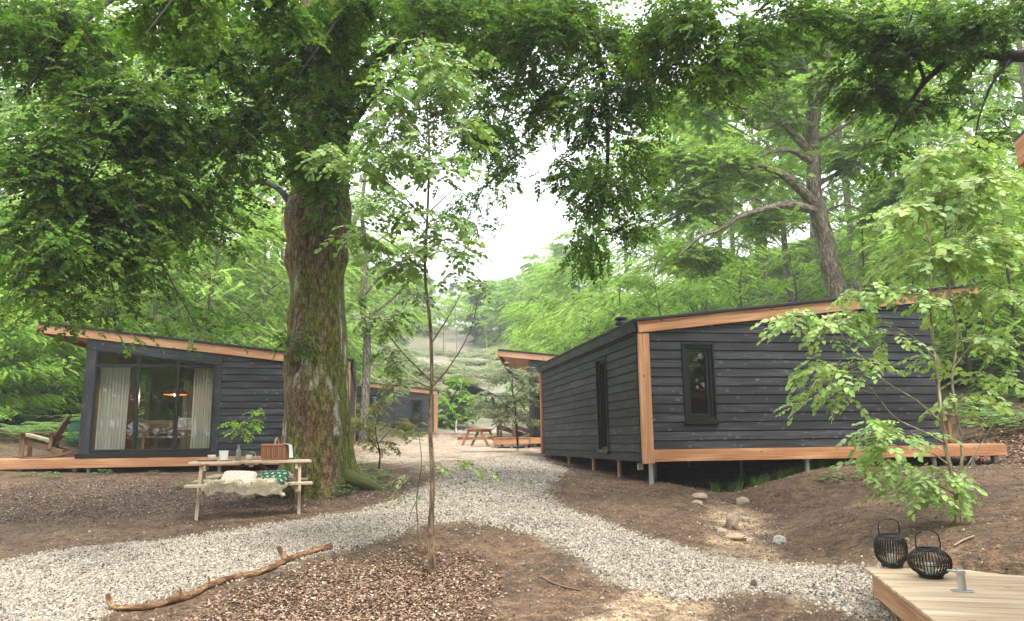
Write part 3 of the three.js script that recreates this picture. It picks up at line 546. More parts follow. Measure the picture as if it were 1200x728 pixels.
const SPRAY = {
  beech: [1, 2, 3].map(s => spray({ seed: s, n: 9, len: 0.25, leaf: 0.06, wid: 0.046, flatness: 0.8 })),
  young: [4, 5].map(s => spray({ seed: s, n: 7, len: 0.26, leaf: 0.078, wid: 0.058, droop: 0.35, flatness: 0.85 })),
  small: [6, 7].map(s => spray({ seed: s, n: 7, len: 0.22, leaf: 0.055, wid: 0.042, droop: 0.2, flatness: 0.85 })),
  wood: [8, 9].map(s => spray({ seed: s, n: 20, len: 0.75, leaf: 0.125, wid: 0.095, oval: false, droop: 0.22, flatness: 0.7 })),
  oak: [10, 11].map(s => spray({ seed: s, n: 16, len: 0.5, leaf: 0.13, wid: 0.09, oval: false, droop: 0.1, flatness: 0.7 })),
  far: [12].map(s => spray({ seed: s, n: 12, len: 1.3, leaf: 0.36, wid: 0.25, oval: false, droop: 0.2, stem: false })),
  conifer: [13].map(s => spray({ seed: s, n: 16, len: 1.5, leaf: 0.55, wid: 0.12, oval: false, droop: 0.35, stem: false })),
};
const Q1 = new THREE.Quaternion(), E1 = new THREE.Euler(), MM = new THREE.Matrix4(), SC = V(1, 1, 1);
// a list of sprays becomes instanced meshes, one per spray variant, under one part named crown
class Crown {
  constructor() { this.items = []; }
  add(p, yaw, pitch, roll, s, c) { this.items.push([p.x, p.y, p.z, yaw, pitch, roll, s, c]); }
  build(parent, variants, mat, r, name = 'crown') {
    const by = variants.map(() => []); for (const it of this.items) by[Math.floor(r() * variants.length)].push(it);
    let first;
    by.forEach((list, k) => {
      if (!list.length) return;
      const m = new THREE.InstancedMesh(variants[k], mat, list.length); m.name = name; m.userData.kind = 'stuff'; m.castShadow = m.receiveShadow = true;
      const col = new THREE.Color();
      list.forEach((q, i) => { E1.set(q[5], q[3], q[4], 'YZX'); Q1.setFromEuler(E1); SC.setScalar(q[6]); MM.compose(V(q[0], q[1], q[2]), Q1, SC); m.setMatrixAt(i, MM); m.setColorAt(i, col.setRGB(...q[7])); });
      parent.add(m); first ??= m;
    });
    return first;
  }
}
function leafTone(r, lo = 0.7, hi = 1.3, warm = 0.15) { const v = lerp(lo, hi, r()), w = (r() - 0.35) * warm * 2; return [v * (1 + w), v * (1 + w * 0.25), v * (1 - w * 0.6)]; }
const barkTexOf = (dark, mid, light, moss, seed) => { // 1.2 m tile; u round the stem, v along it
  const a = vnoise(22, 9, seed), b = vnoise(70, 24, seed + 1), c = vnoise(8, 6, seed + 2), d = vnoise(160, 110, seed + 3);
  return tex(512, 512, (u, v) => { const t = clamp(0.5 + 0.8 * (a(u, v) - 0.5) + 0.7 * (b(u, v) - 0.5) + 0.45 * (d(u, v) - 0.5)), m = moss ? clamp((c(u, v) - 0.5) * 4 + (d(u, v) - 0.5) * 1.5) : 0; return [0, 1, 2].map(k => lerp(t < 0.5 ? lerp(dark[k], mid[k], t * 2) : lerp(mid[k], light[k], t * 2 - 1), moss ? moss[k] * (0.8 + 0.4 * d(u, v)) : 0, m)); });
};
const barkBump = (() => { const a = vnoise(22, 9, 71), b = vnoise(70, 24, 72), d = vnoise(160, 110, 73); return tex(512, 512, (u, v) => { const t = 0.45 * a(u, v) + 0.35 * b(u, v) + 0.2 * d(u, v); return [t, t, t]; }, false); })();
const barkMat = (m, o = {}) => std({ map: m, bumpMap: barkBump, bumpScale: 0.03, roughness: 0.9, ...o });
const barkBrown = barkTexOf(hex('#2e261e'), hex('#51463a'), hex('#7d7263'), hex('#5c5a2c'), 81), barkGrey = barkTexOf(hex('#3d372e'), hex('#6f665a'), hex('#a29a8c'), null, 91);
for (const t of [barkBrown, barkGrey, barkBump]) t.repeat.set(0.8, 0.8);
const BARK = { brown: barkMat(barkBrown), grey: barkMat(barkGrey), oak: barkMat(barkGrey, { color: tint(0.95, 0.88, 0.78) }), twig: std({ color: tint(0.075, 0.055, 0.04), roughness: 0.9 }), sapling: std({ color: tint(1.0, 0.78, 0.58), roughness: 0.85, map: barkGrey }), pale: std({ color: tint(1.9, 1.8, 1.6), roughness: 0.8, map: barkGrey }), dark: std({ color: tint(0.05, 0.042, 0.035), roughness: 0.9 }) };

// a tree of stems and leaf masses, world coordinates; stems: [{pts, r0, r1}], masses: [{c, r: Vector3, n, gate, tone}]
function leafyTree(name, label, category, def, group) {
  const r = rng(def.seed), base = def.stems[0].pts[0].clone(), g = thing(name, label, category, base, 0, group), rel = v => v.clone().sub(base);
  const stemPts = [], wood = [], twigs = [], crown = new Crown();
  def.stems.forEach((s, k) => {
    const n = s.n ?? Math.max(6, s.pts.length * 4), pts = curvePts(s.pts.map(rel), n), rad = pts.map((_, i) => lerp(s.r0, s.r1, Math.pow(i / n, s.pow ?? 0.8)));
    if (s.flare) rad.forEach((_, i) => rad[i] *= 1 + s.flare * Math.exp(-i / n * 14));
    const geo = tube(pts, rad, s.seg ?? 8, true, s.wob ?? 0.12, s.wf ?? 2);
    part(k === 0 ? 'trunk' : 'branch', geo, def.bark, g);
    for (let i = 0; i <= n; i++) stemPts.push([pts[i], rad[i]]);
  });
  for (const m of def.masses) {
    const c = rel(m.c), R = m.r; let best = null, bd = 1e9;
    for (const s of stemPts) { const d = s[0].distanceTo(c) + Math.max(0, s[0].y - c.y) * (m.hang ? -0.1 : 0.6); if (d < bd) { bd = d; best = s; } }
    if (m.from) best = [rel(m.from), 0.03];
    const a = best[0], mid = a.clone().lerp(c, 0.55).add(V((r() - 0.5) * 0.2 * R.x, 0.18 * a.distanceTo(c), (r() - 0.5) * 0.2 * R.x));
    const r0 = Math.min(best[1] * 0.75, 0.008 + 0.010 * R.length()) * (def.twigScale ?? 1), lp = curvePts([a, mid, c], 7);
    twigs.push(tube(lp, lp.map((_, i) => lerp(r0, r0 * 0.45, i / 7)), 5, true, 0.1, 6));
    const per = m.per ?? 7, K = Math.max(2, Math.round(m.n * (def.density ?? 1) / per)); let made = 0, tries = 0;
    while (made < K && tries++ < K * 8) {
      const u = r() * 2 - 1, ph = r() * 6.283, q = Math.cbrt(r()), e = V(Math.sqrt(1 - u * u) * Math.cos(ph) * q * R.x, u * q * R.y, Math.sqrt(1 - u * u) * Math.sin(ph) * q * R.z).add(c);
      const w = e.clone().add(base); if (noise(w.x * (m.gf ?? 1.1), w.y * (m.gf ?? 1.1) * 1.5, w.z * (m.gf ?? 1.1)) < (m.gate ?? -0.12)) continue;
      made++;
      const s0 = lp[Math.floor((0.35 + 0.65 * r()) * 7)], md = s0.clone().lerp(e, 0.5).add(V(0, (m.hang ? 0.25 : 0.1) * s0.distanceTo(e), 0)), tp = curvePts([s0, md, e], 5), tr = r0 * 0.4;
      twigs.push(tube(tp, tp.map((_, i) => lerp(tr, 0.002, i / 5)), 3, false));
      const dir = e.clone().sub(s0), yaw = Math.atan2(-dir.z, dir.x);
      for (let k = 0; k < per; k++) { const t = 0.3 + 0.7 * (k + r()) / per, p = tp[Math.min(5, Math.round(t * 5))].clone().add(V((r() - 0.5) * 0.12, (r() - 0.5) * 0.1, (r() - 0.5) * 0.12).multiplyScalar(m.jit ?? 1)); crown.add(p, yaw + (r() - 0.5) * 2.6, (m.pitch ?? -0.25) + (r() - 0.5) * 0.7, (r() - 0.5) * 0.8, (m.s ?? 1) * (0.75 + 0.5 * r()), leafTone(r, m.lo ?? 0.7, m.hi ?? 1.3)); }
    }
  }
  if (twigs.length) part('twigs', merge(twigs), def.twig ?? BARK.twig, g).userData.kind = 'stuff';
  crown.build(g, def.spray, def.leaf, r);
  return g;
}
const mass = (px, py, d, rx, ry, rz, n, o = {}) => { const s = d / FOC; return { c: at(px, py, d), r: V(rx * s, ry * s, rz), n, ...o }; };
const stemPx = (l, r0, r1, o = {}) => ({ pts: l.map(([a, b, d]) => at(a, b, d)), r0, r1, ...o });

// ---------------------------------------------------------------- the mossy old beech
{
  const D = 13.0, base = onGround(373, 577); base.z = -D; base.x = at(373, 560, D).x; base.y = height(base.x, base.z);
  const g = thing('beech_tree', 'huge old beech with mossy trunk beside the set picnic table', 'tree', base);
  // trunk outline: [photo row, left edge, right edge]
  const rows = [[600, 322, 424], [585, 326, 420], [570, 329, 416], [550, 332, 413], [525, 334, 410], [500, 336, 408], [470, 336, 407], [440, 335, 406], [415, 334, 405], [395, 337, 405], [370, 341, 403], [345, 342, 402], [320, 341, 402], [300, 340, 403], [285, 338, 405], [268, 334, 409], [254, 333, 412], [242, 337, 411], [228, 342, 409], [205, 345, 407], [170, 347, 406], [120, 350, 405], [60, 352, 404], [0, 354, 404], [-80, 358, 404], [-180, 362, 402], [-320, 368, 400], [-480, 374, 396]];
  const prof = rows.map(([y, a, b]) => { const l = at(a, y, D), q = at(b, y, D); return { y: l.y, x: (l.x + q.x) / 2, r: (q.x - l.x) / 2 }; });
  const seg = 72, P = [], U = [], C = [], I = []; const y0 = base.y - 0.25, y1 = prof[prof.length - 1].y, N = 210;
  const look = y => { if (y <= prof[0].y) return prof[0]; for (let i = 1; i < prof.length; i++) if (y < prof[i].y) { const a = prof[i - 1], b = prof[i], t = (y - a.y) / (b.y - a.y); return { x: lerp(a.x, b.x, t), r: lerp(a.r, b.r, t) }; } return prof[prof.length - 1]; };
  const knobs = [[-0.52, 4.55, 0.3, 0.3, 0.1], [0.5, 4.6, 0.2, 0.28, 0.1], [-0.45, 3.55, 0.35, 0.22, 0.07], [-0.3, 2.15, 0.9, 0.24, 0.06], [0.25, 1.7, 0.95, 0.35, 0.05], [0.1, 2.0, 0.99, 0.3, 0.06]];
  for (let i = 0; i <= N; i++) {
    const y = lerp(y0, y1, Math.pow(i / N, 1.25)), q = look(y), hh = y - base.y;
    for (let k = 0; k <= seg; k++) {
      const a = (k % seg) / seg * Math.PI * 2, cx = Math.cos(a), cz = Math.sin(a);
      let rad = q.r; const wx = cx * 1.4, wz = cz * 1.4;
      rad *= 1 + 0.085 * noise(wx * 1.3, hh * 0.55, wz * 1.3) + 0.05 * noise(wx * 3.5, hh * 0.9, wz * 3.5) + 0.03 * noise(wx * 8, hh * 1.8, wz * 8) + 0.012 * noise(wx * 22, hh * 6, wz * 22);
      rad *= 1 + Math.exp(-Math.max(0, hh) * 2.6) * (0.1 + 0.26 * Math.max(0, Math.cos(a * 5 + 0.7)) + 0.12 * noise(wx * 2, 4, wz * 2));
      for (const [kx, ky, kz, ks, kh] of knobs) { const d2 = (cx * 0.5 - kx) ** 2 + (hh + 0.6 - ky) ** 2 * 0.8 + (cz * 0.5 - kz * 0.5) ** 2; rad += kh * Math.exp(-d2 / (ks * ks * 0.6)); }
      // the old wound facing the camera
      { const d2 = ((cx - -0.42) / 0.22) ** 2 + ((hh - 2.02) / 0.16) ** 2; if (cz > 0) rad -= 0.14 * Math.exp(-d2) - 0.05 * Math.exp(-d2 * 0.25) ; }
      P.push(q.x - base.x + cx * rad, y - base.y, cz * rad); U.push(k / seg * 3.2, hh);
      // moss, bare grey bark and brown stains have outlines of their own
      const n1 = fbm(wx * 1.2, hh * 0.55, wz * 1.2 + 3), n2 = fbm(wx * 4, hh * 2.6, wz * 4), n3 = noise(wx * 13, hh * 7, wz * 13);
      const moss = clamp(0.55 + n1 * 2.4 + n2 * 1.1 + 0.25 * cx + (hh > 3.6 ? -0.5 : 0) + n3 * 0.25), bare = clamp((fbm(wx * 1.7 + 9, hh * 0.8, wz * 1.7) - 0.13) * 7 + n3 * 0.4 - (hh > 2.6 || hh < 0.9 ? 0.7 : 0)), rust = clamp((fbm(wx * 2 + 4, hh * 0.3 + 7, wz * 2) - 0.03) * 4);
      let c = [0.135, 0.092, 0.055]; const mx = (b, t) => { c = [lerp(c[0], b[0], t), lerp(c[1], b[1], t), lerp(c[2], b[2], t)]; };
      mx([0.19, 0.1, 0.04], rust * 0.9); mx([0.1, 0.115, 0.015], moss * 0.95); mx([0.4, 0.38, 0.32], bare * 0.85);
      { const d2 = ((cx - -0.42) / 0.16) ** 2 + ((hh - 2.02) / 0.11) ** 2; if (cz > 0) mx([0.035, 0.02, 0.013], Math.exp(-d2) > 0.35 ? 0.8 : 0); }
      C.push(...c);
    }
    if (i) for (let k = 0; k < seg; k++) { const a = (i - 1) * (seg + 1) + k, b = a + seg + 1; I.push(a, b, a + 1, b, b + 1, a + 1); }
  }
  const geo = rawGeo(P, U, I, C); geo.computeVertexNormals();
  const t1 = vnoise(40, 12, 301), t2 = vnoise(120, 50, 302), t3 = vnoise(250, 200, 303);
  const tt = tex(512, 512, (u, v) => { const s = 0.72 + 0.5 * (t1(u, v) - 0.5) + 0.5 * (t2(u, v) - 0.5) + 0.45 * (t3(u, v) - 0.5); return [s, s, s * 0.97]; });
  part('trunk', geo, std({ vertexColors: true, map: tt, color: tint(2.0), bumpMap: barkBump, bumpScale: 0.035, roughness: 0.95 }), g);
  // surface root running right
  const rp = curvePts([V(0.42, 0.2, 0.15), V(0.7, 0.16, 0.32), V(1.0, 0.06, 0.42), V(1.3, -0.06, 0.45)], 14); part('root', tube(rp, rp.map((_, i) => lerp(0.16, 0.05, i / 14)), 12, true, 0.25, 4), std({ color: tint(0.11, 0.12, 0.035), roughness: 1, bumpMap: barkBump, bumpScale: 0.02 }), g);
  const rp2 = curvePts([V(-0.4, 0.15, 0.3), V(-0.62, 0.04, 0.5), V(-0.85, -0.08, 0.6)], 10); part('root', tube(rp2, rp2.map((_, i) => lerp(0.16, 0.06, i / 10)), 10, true, 0.2, 4), std({ color: tint(0.12, 0.1, 0.05), roughness: 1 }), g);
  // limbs and leaf masses
  const r = rng(1201), tp = y => { const q = look(y); return V(q.x, y, -D); };
  const stems = [
    { pts: [tp(5.2), at(330, 150, 12.0), at(280, 95, 11.2), at(218, 74, 10.4), at(152, 140, 9.8), at(93, 228, 9.4)], r0: 0.13, r1: 0.012 },
    { pts: [tp(6.4), at(300, 40, 11.5), at(200, -30, 10.5), at(90, 33, 9.5), at(20, 120, 9)], r0: 0.14, r1: 0.012 },
    { pts: [tp(4.6), at(330, 225, 13), at(270, 215, 14), at(190, 235, 15)], r0: 0.09, r1: 0.012 },
    { pts: [tp(6.8), at(450, 60, 12.5), at(540, 10, 12), at(640, -20, 11.5), at(700, 60, 11), at(712, 190, 10.8), at(700, 270, 10.8)], r0: 0.16, r1: 0.01 },
    { pts: [tp(5.9), at(430, 120, 13), at(490, 90, 14), at(560, 120, 14.5), at(590, 200, 14.5)], r0: 0.11, r1: 0.01 },
    { pts: [tp(7.5), at(480, -60, 11), at(620, -110, 9.5), at(760, -60, 9), at(840, 30, 9)], r0: 0.15, r1: 0.012 },
    { pts: [tp(7.2), at(330, -60, 10.5), at(300, -120, 8), at(250, -60, 6.8), at(170, 40, 6.3)], r0: 0.07, r1: 0.005 },
    { pts: [tp(6.0), at(390, 60, 11.2), at(400, 20, 9.8), at(370, 60, 9), at(320, 130, 8.8)], r0: 0.04, r1: 0.005 },
    { pts: [tp(4.9), at(400, 235, 11.6), at(392, 262, 11.4)], r0: 0.04, r1: 0.008 },
  ].map(s => ({ ...s, pts: s.pts.map(p => p.clone().sub(base)) }));
  for (const s of stems) { const p = curvePts(s.pts, 26); part('limb', tube(p, p.map((_, i) => lerp(s.r0, s.r1, Math.pow(i / 26, 0.75))), 8, true, 0.15, 3), BARK.dark, g); }
  const flatStems = stems.flatMap(s => { const p = curvePts(s.pts, 26); return p.map((q, i) => [q, lerp(s.r0, s.r1, i / 26)]); });
  const masses = [ // px, py, depth, half width, half height (px), half depth (m), sprays
    mass(60, 60, 9.5, 120, 110, 1.6, 520), mass(160, 150, 9.8, 130, 90, 1.4, 560), mass(50, 210, 9.2, 90, 90, 1.2, 340), mass(150, 260, 10, 110, 70, 1.2, 380), mass(70, 320, 9.2, 95, 55, 1.1, 270, { gate: -0.02 }), mass(30, 365, 9, 55, 30, 0.8, 70, { gate: 0 }),
    mass(250, 60, 10.5, 120, 100, 1.6, 520), mass(270, 190, 11, 90, 70, 1.3, 330), mass(245, 262, 11, 75, 35, 1, 130, { gate: 0 }), mass(180, 325, 9.6, 50, 45, 0.8, 70, { gate: 0.02 }), mass(140, 380, 9.4, 60, 14, 0.5, 34, { gate: -0.3 }), mass(235, 392, 9.6, 75, 10, 0.4, 26, { gate: -0.3 }),
    mass(335, 100, 10.3, 60, 110, 0.9, 200), mass(380, 40, 10, 80, 70, 1.2, 240), mass(360, 190, 11.6, 40, 60, 0.5, 90), mass(385, 262, 11.9, 26, 22, 0.3, 26, { s: 0.9, gate: -0.4 }), mass(352, 402, 12.35, 20, 16, 0.2, 26, { s: 0.85, gate: -1, from: at(352, 425, 12.4) }), mass(318, 20, 8.5, 60, 60, 0.8, 120),
    mass(460, 40, 12.5, 90, 80, 1.5, 300), mass(520, 120, 14, 60, 60, 1.2, 150, { gate: 0 }), mass(470, 170, 14, 55, 60, 1, 90, { gate: 0.0 }), mass(560, 60, 12.5, 80, 80, 1.4, 260), mass(575, 190, 14.5, 40, 75, 0.8, 120, { gate: 0.02, hang: 1, pitch: -0.7 }), mass(545, 262, 14.5, 45, 40, 0.7, 45, { gate: 0.05 }),
    mass(650, 40, 11.5, 90, 80, 1.4, 320), mass(690, 140, 11, 90, 95, 1.4, 210, { hang: 1, gate: 0 }), mass(705, 240, 10.8, 66, 85, 1.1, 120, { hang: 1, pitch: -0.7, gate: 0.02 }), mass(698, 305, 10.8, 30, 46, 0.5, 36, { hang: 1, pitch: -0.9, gate: 0 }), mass(760, 210, 11, 40, 70, 0.8, 60, { hang: 1, gate: 0.02 }), mass(745, 290, 11, 24, 45, 0.5, 22, { hang: 1, gate: 0 }), mass(745, 110, 11, 50, 80, 1, 170), mass(660, 215, 11, 30, 45, 0.5, 40, { gate: 0, hang: 1 }),
    mass(800, 40, 9.3, 80, 60, 1, 220), mass(840, 100, 9.2, 50, 60, 0.8, 90, { gate: 0 }), mass(200, 10, 7, 90, 70, 0.8, 130, { gate: 0 }), mass(410, 10, 9.5, 60, 40, 0.9, 100), mass(425, 105, 12.6, 45, 50, 0.9, 110), mass(375, 130, 11.9, 55, 55, 0.35, 120, { gate: -0.3 }), mass(380, 205, 12.1, 45, 40, 0.3, 80, { gate: -0.3 }), mass(375, 60, 11.6, 60, 50, 0.5, 120, { gate: -0.3 }), mass(600, 60, 10.5, 90, 70, 1.2, 240, { gate: 0 }), mass(640, 130, 12, 70, 55, 1, 150, { gate: 0 }), mass(560, 150, 13, 60, 60, 1, 110, { gate: 0 }), mass(615, 185, 13.5, 40, 40, 0.8, 40, { gate: 0.03 }), mass(540, 30, 10, 80, 50, 1, 160), mass(690, 30, 10.5, 80, 60, 1, 160), mass(770, 60, 10, 60, 70, 1, 120, { gate: 0 }), mass(500, 20, 11, 90, 50, 1.2, 200), mass(600, 120, 13, 40, 40, 0.8, 60, { gate: 0.02 }), mass(610, 20, 12, 70, 60, 1.2, 160),
  ];
  const crown = new Crown(), twigs = [];
  for (const m of masses) {
    const c = m.c.clone().sub(base), R = m.r; let best = flatStems[0], bd = 1e9; for (const s of flatStems) { const d = s[0].distanceTo(c) - (m.hang ? 0.3 * (s[0].y - c.y) : 0); if (d < bd) { bd = d; best = s; } }
    const a = m.from ? m.from.clone().sub(base) : best[0], md = a.clone().lerp(c, 0.5).add(V(0, 0.15 * a.distanceTo(c), 0)), lp = curvePts([a, md, c], 7), r0 = 0.016;
    twigs.push(tube(lp, lp.map((_, i) => lerp(r0, 0.007, i / 7)), 5, true, 0.1, 6));
    const per = 11, K = Math.round(m.n * 2.25 / per); let made = 0, tries = 0;
    while (made < K && tries++ < K * 9) {
      const u = r() * 2 - 1, ph = r() * 6.283, q = Math.cbrt(r()), e = V(Math.sqrt(1 - u * u) * Math.cos(ph) * q * R.x, u * q * R.y, Math.sqrt(1 - u * u) * Math.sin(ph) * q * R.z).add(c);
      if (noise(e.x * 1.2, e.y * 1.9, e.z * 1.2) + 0.5 * noise(e.x * 3, e.y * 3, e.z * 3) < (m.gate ?? -0.1)) continue; made++;
      const s0 = lp[Math.floor((0.3 + 0.7 * r()) * 7)], mm = s0.clone().lerp(e, 0.5).add(V(0, (m.hang ? 0.3 : 0.12) * s0.distanceTo(e), 0)), pth = curvePts([s0, mm, e], 5);
      twigs.push(tube(pth, pth.map((_, i) => lerp(0.006, 0.002, i / 5)), 3, false));
      const dir = e.clone().sub(s0), yaw = Math.atan2(-dir.z, dir.x);
      for (let k = 0; k < per; k++) { const p = pth[Math.min(5, Math.round((0.3 + 0.7 * (k + r()) / per) * 5))].clone().add(V((r() - 0.5) * 0.4, (r() - 0.5) * 0.28, (r() - 0.5) * 0.4)); crown.add(p, yaw + (r() - 0.5) * 3.6, (m.pitch ?? -0.28) + (r() - 0.5) * 0.9, (r() - 0.5) * 1.2, (m.s ?? 1) * (0.75 + 0.5 * r()), leafTone(r, 0.45, 1.8, 0.3)); }
    }
  }
  // the crown goes on above the picture
  for (let i = 0; i < 1500; i++) { const a = r() * 6.283, q = Math.sqrt(r()) * 6.5, y = 8.5 + r() * 6; const p = V(Math.cos(a) * q, y - 0.05 * q * q, Math.sin(a) * q); if (noise(p.x * 0.5, p.y * 0.6, p.z * 0.5) < 0.02) continue; crown.add(p, r() * 6.28, -0.2 + (r() - 0.5) * 0.6, (r() - 0.5) * 0.7, 1.5 + r() * 0.6, leafTone(r, 0.7, 1.3)); }
  part('twigs', merge(twigs), BARK.dark, g).userData.kind = 'stuff';
  crown.build(g, SPRAY.beech, LEAF.beech, r);
}
// beech branch reaching in from the right, its trunk outside the picture
{
  const b = V(9.2, 0, -6.5); b.y = height(b.x, b.z) - 0.1;
  leafyTree('beech_tree', 'dark beech bough reaching over the cabins from outside the clearing', 'tree', {
    seed: 61, bark: BARK.dark, twig: BARK.dark, spray: SPRAY.beech, leaf: LEAF.beech,
    stems: [{ pts: [b, b.clone().add(V(0.1, 3, -0.1)), b.clone().add(V(0, 6.5, 0))], r0: 0.34, r1: 0.2, seg: 14 }, { pts: [b.clone().add(V(0, 4.6, 0)), at(1240, 60, 8.5), at(1190, 66, 9), at(1130, 64, 9.4), at(1095, 85, 9.5), at(1060, 130, 9.5), at(1040, 165, 9.5)], r0: 0.12, r1: 0.008 }, { pts: [at(1190, 66, 9), at(1168, 90, 9), at(1150, 130, 9), at(1140, 175, 9)], r0: 0.03, r1: 0.006 }, { pts: [b.clone().add(V(0, 5.6, 0)), at(1160, -40, 8.5), at(1040, -60, 9), at(930, -20, 9.5), at(860, 40, 9.8)], r0: 0.14, r1: 0.01 }],
    density: 1.5, masses: [mass(1050, 40, 9.2, 130, 55, 1.1, 420), mass(930, 30, 9.4, 90, 50, 1.1, 250), mass(1010, 95, 9.4, 70, 40, 0.8, 130, { gate: 0 }), mass(1150, 40, 8.8, 80, 60, 1, 220), mass(1090, 130, 9.4, 50, 50, 0.6, 60, { gate: 0.05, hang: 1 }), mass(1150, 160, 9, 30, 45, 0.5, 30, { gate: 0.05, hang: 1 }), mass(880, 70, 9.6, 60, 45, 0.9, 90, { gate: 0 }), mass(1040, 180, 9.5, 30, 30, 0.4, 26, { gate: 0 })],
  });
}
// ---------------------------------------------------------------- old oak behind the stilted cabin
{
  const D = 25, b = at(984, 345, D); b.y = height(b.x, b.z) - 0.2;
  leafyTree('oak_tree', 'gnarled old oak with twisting bare limbs rising behind the stilted cabin', 'tree', {
    seed: 71, bark: BARK.oak, twig: BARK.brown, spray: SPRAY.oak, leaf: LEAF.oak, twigScale: 1.2,
    stems: [
      { pts: [b, at(981, 340, D), at(968, 285, D), at(957, 238, D), at(953, 195, D), at(956, 140, D), at(972, 70, D), at(980, 0, D), at(985, -60, D)], r0: 0.36, r1: 0.1, seg: 16, wob: 0.32, n: 46 },
      stemPx([[955, 240, D], [930, 215, D - 0.6], [905, 198, D - 1], [888, 194, D - 1.2], [870, 205, D - 1.5]], 0.2, 0.05, { wob: 0.25 }), stemPx([[956, 248, D], [925, 240, D - 0.6], [900, 244, D - 1], [868, 254, D - 1.4], [842, 270, D - 1.7], [820, 278, D - 2], [795, 300, D - 2.2]], 0.17, 0.03, { wob: 0.25 }),
      stemPx([[952, 190, D], [925, 176, D - 0.8], [905, 178, D - 1], [882, 187, D - 1.2]], 0.13, 0.03, { wob: 0.25 }), stemPx([[950, 178, D], [932, 160, D - 0.4], [915, 144, D - 0.8], [900, 150, D - 1], [885, 149, D - 1.2], [872, 132, D - 1.4], [863, 122, D - 1.5], [860, 102, D - 1.6]], 0.15, 0.03, { wob: 0.3 }),
      stemPx([[872, 132, D - 1.4], [850, 122, D - 1.6], [830, 118, D - 1.8], [810, 105, D - 2]], 0.05, 0.015), stemPx([[951, 185, D], [948, 140, D + 0.3], [951, 100, D + 0.3], [940, 70, D + 0.2], [930, 50, D]], 0.16, 0.05, { wob: 0.22 }), stemPx([[951, 100, D + 0.3], [962, 75, D + 0.3], [968, 58, D + 0.4]], 0.09, 0.04),
      stemPx([[905, 178, D - 1], [895, 165, D - 1], [880, 168, D - 1.1], [868, 160, D - 1.2]], 0.04, 0.012), stemPx([[900, 244, D - 1], [885, 232, D - 1.2], [862, 238, D - 1.4], [850, 228, D - 1.5]], 0.05, 0.012), stemPx([[915, 144, D - 0.8], [905, 128, D - 1], [890, 118, D - 1.2], [888, 100, D - 1.3]], 0.05, 0.012), stemPx([[945, 160, D], [930, 128, D + 0.2], [915, 108, D + 0.3], [905, 80, D + 0.3]], 0.09, 0.02, { wob: 0.3 }), stemPx([[868, 254, D - 1.4], [850, 246, D - 1.5], [830, 252, D - 1.6]], 0.04, 0.012), stemPx([[960, 215, D], [985, 200, D + 0.6], [1005, 175, D + 1], [1030, 150, D + 1.4]], 0.1, 0.02), stemPx([[962, 250, D], [990, 240, D - 0.5], [1020, 250, D - 1], [1045, 245, D - 1.2]], 0.06, 0.015), stemPx([[958, 165, D], [985, 150, D - 0.5], [1015, 130, D - 0.8], [1040, 112, D - 1]], 0.09, 0.02),
    ],
    masses: [[860, 90, 70, 45, 190], [810, 130, 60, 45, 150], [905, 120, 40, 30, 60], [840, 190, 55, 35, 110], [900, 215, 40, 16, 40], [800, 240, 55, 35, 100], [820, 310, 60, 25, 80], [930, 60, 60, 40, 120], [985, 40, 70, 45, 150], [1030, 110, 55, 40, 130], [1010, 180, 45, 35, 90], [1050, 230, 45, 35, 90], [880, 270, 45, 22, 50], [960, 100, 35, 30, 30], [770, 190, 45, 40, 80], [925, 150, 30, 20, 20]].map(([x, y, rx, ry, n]) => mass(x, y, D - 1 + (x % 7) * 0.3, rx, ry, 1.6, n * 3, { gf: 0.8, gate: -0.12, s: 1, jit: 4.5, pitch: -0.15 })),
  });
}
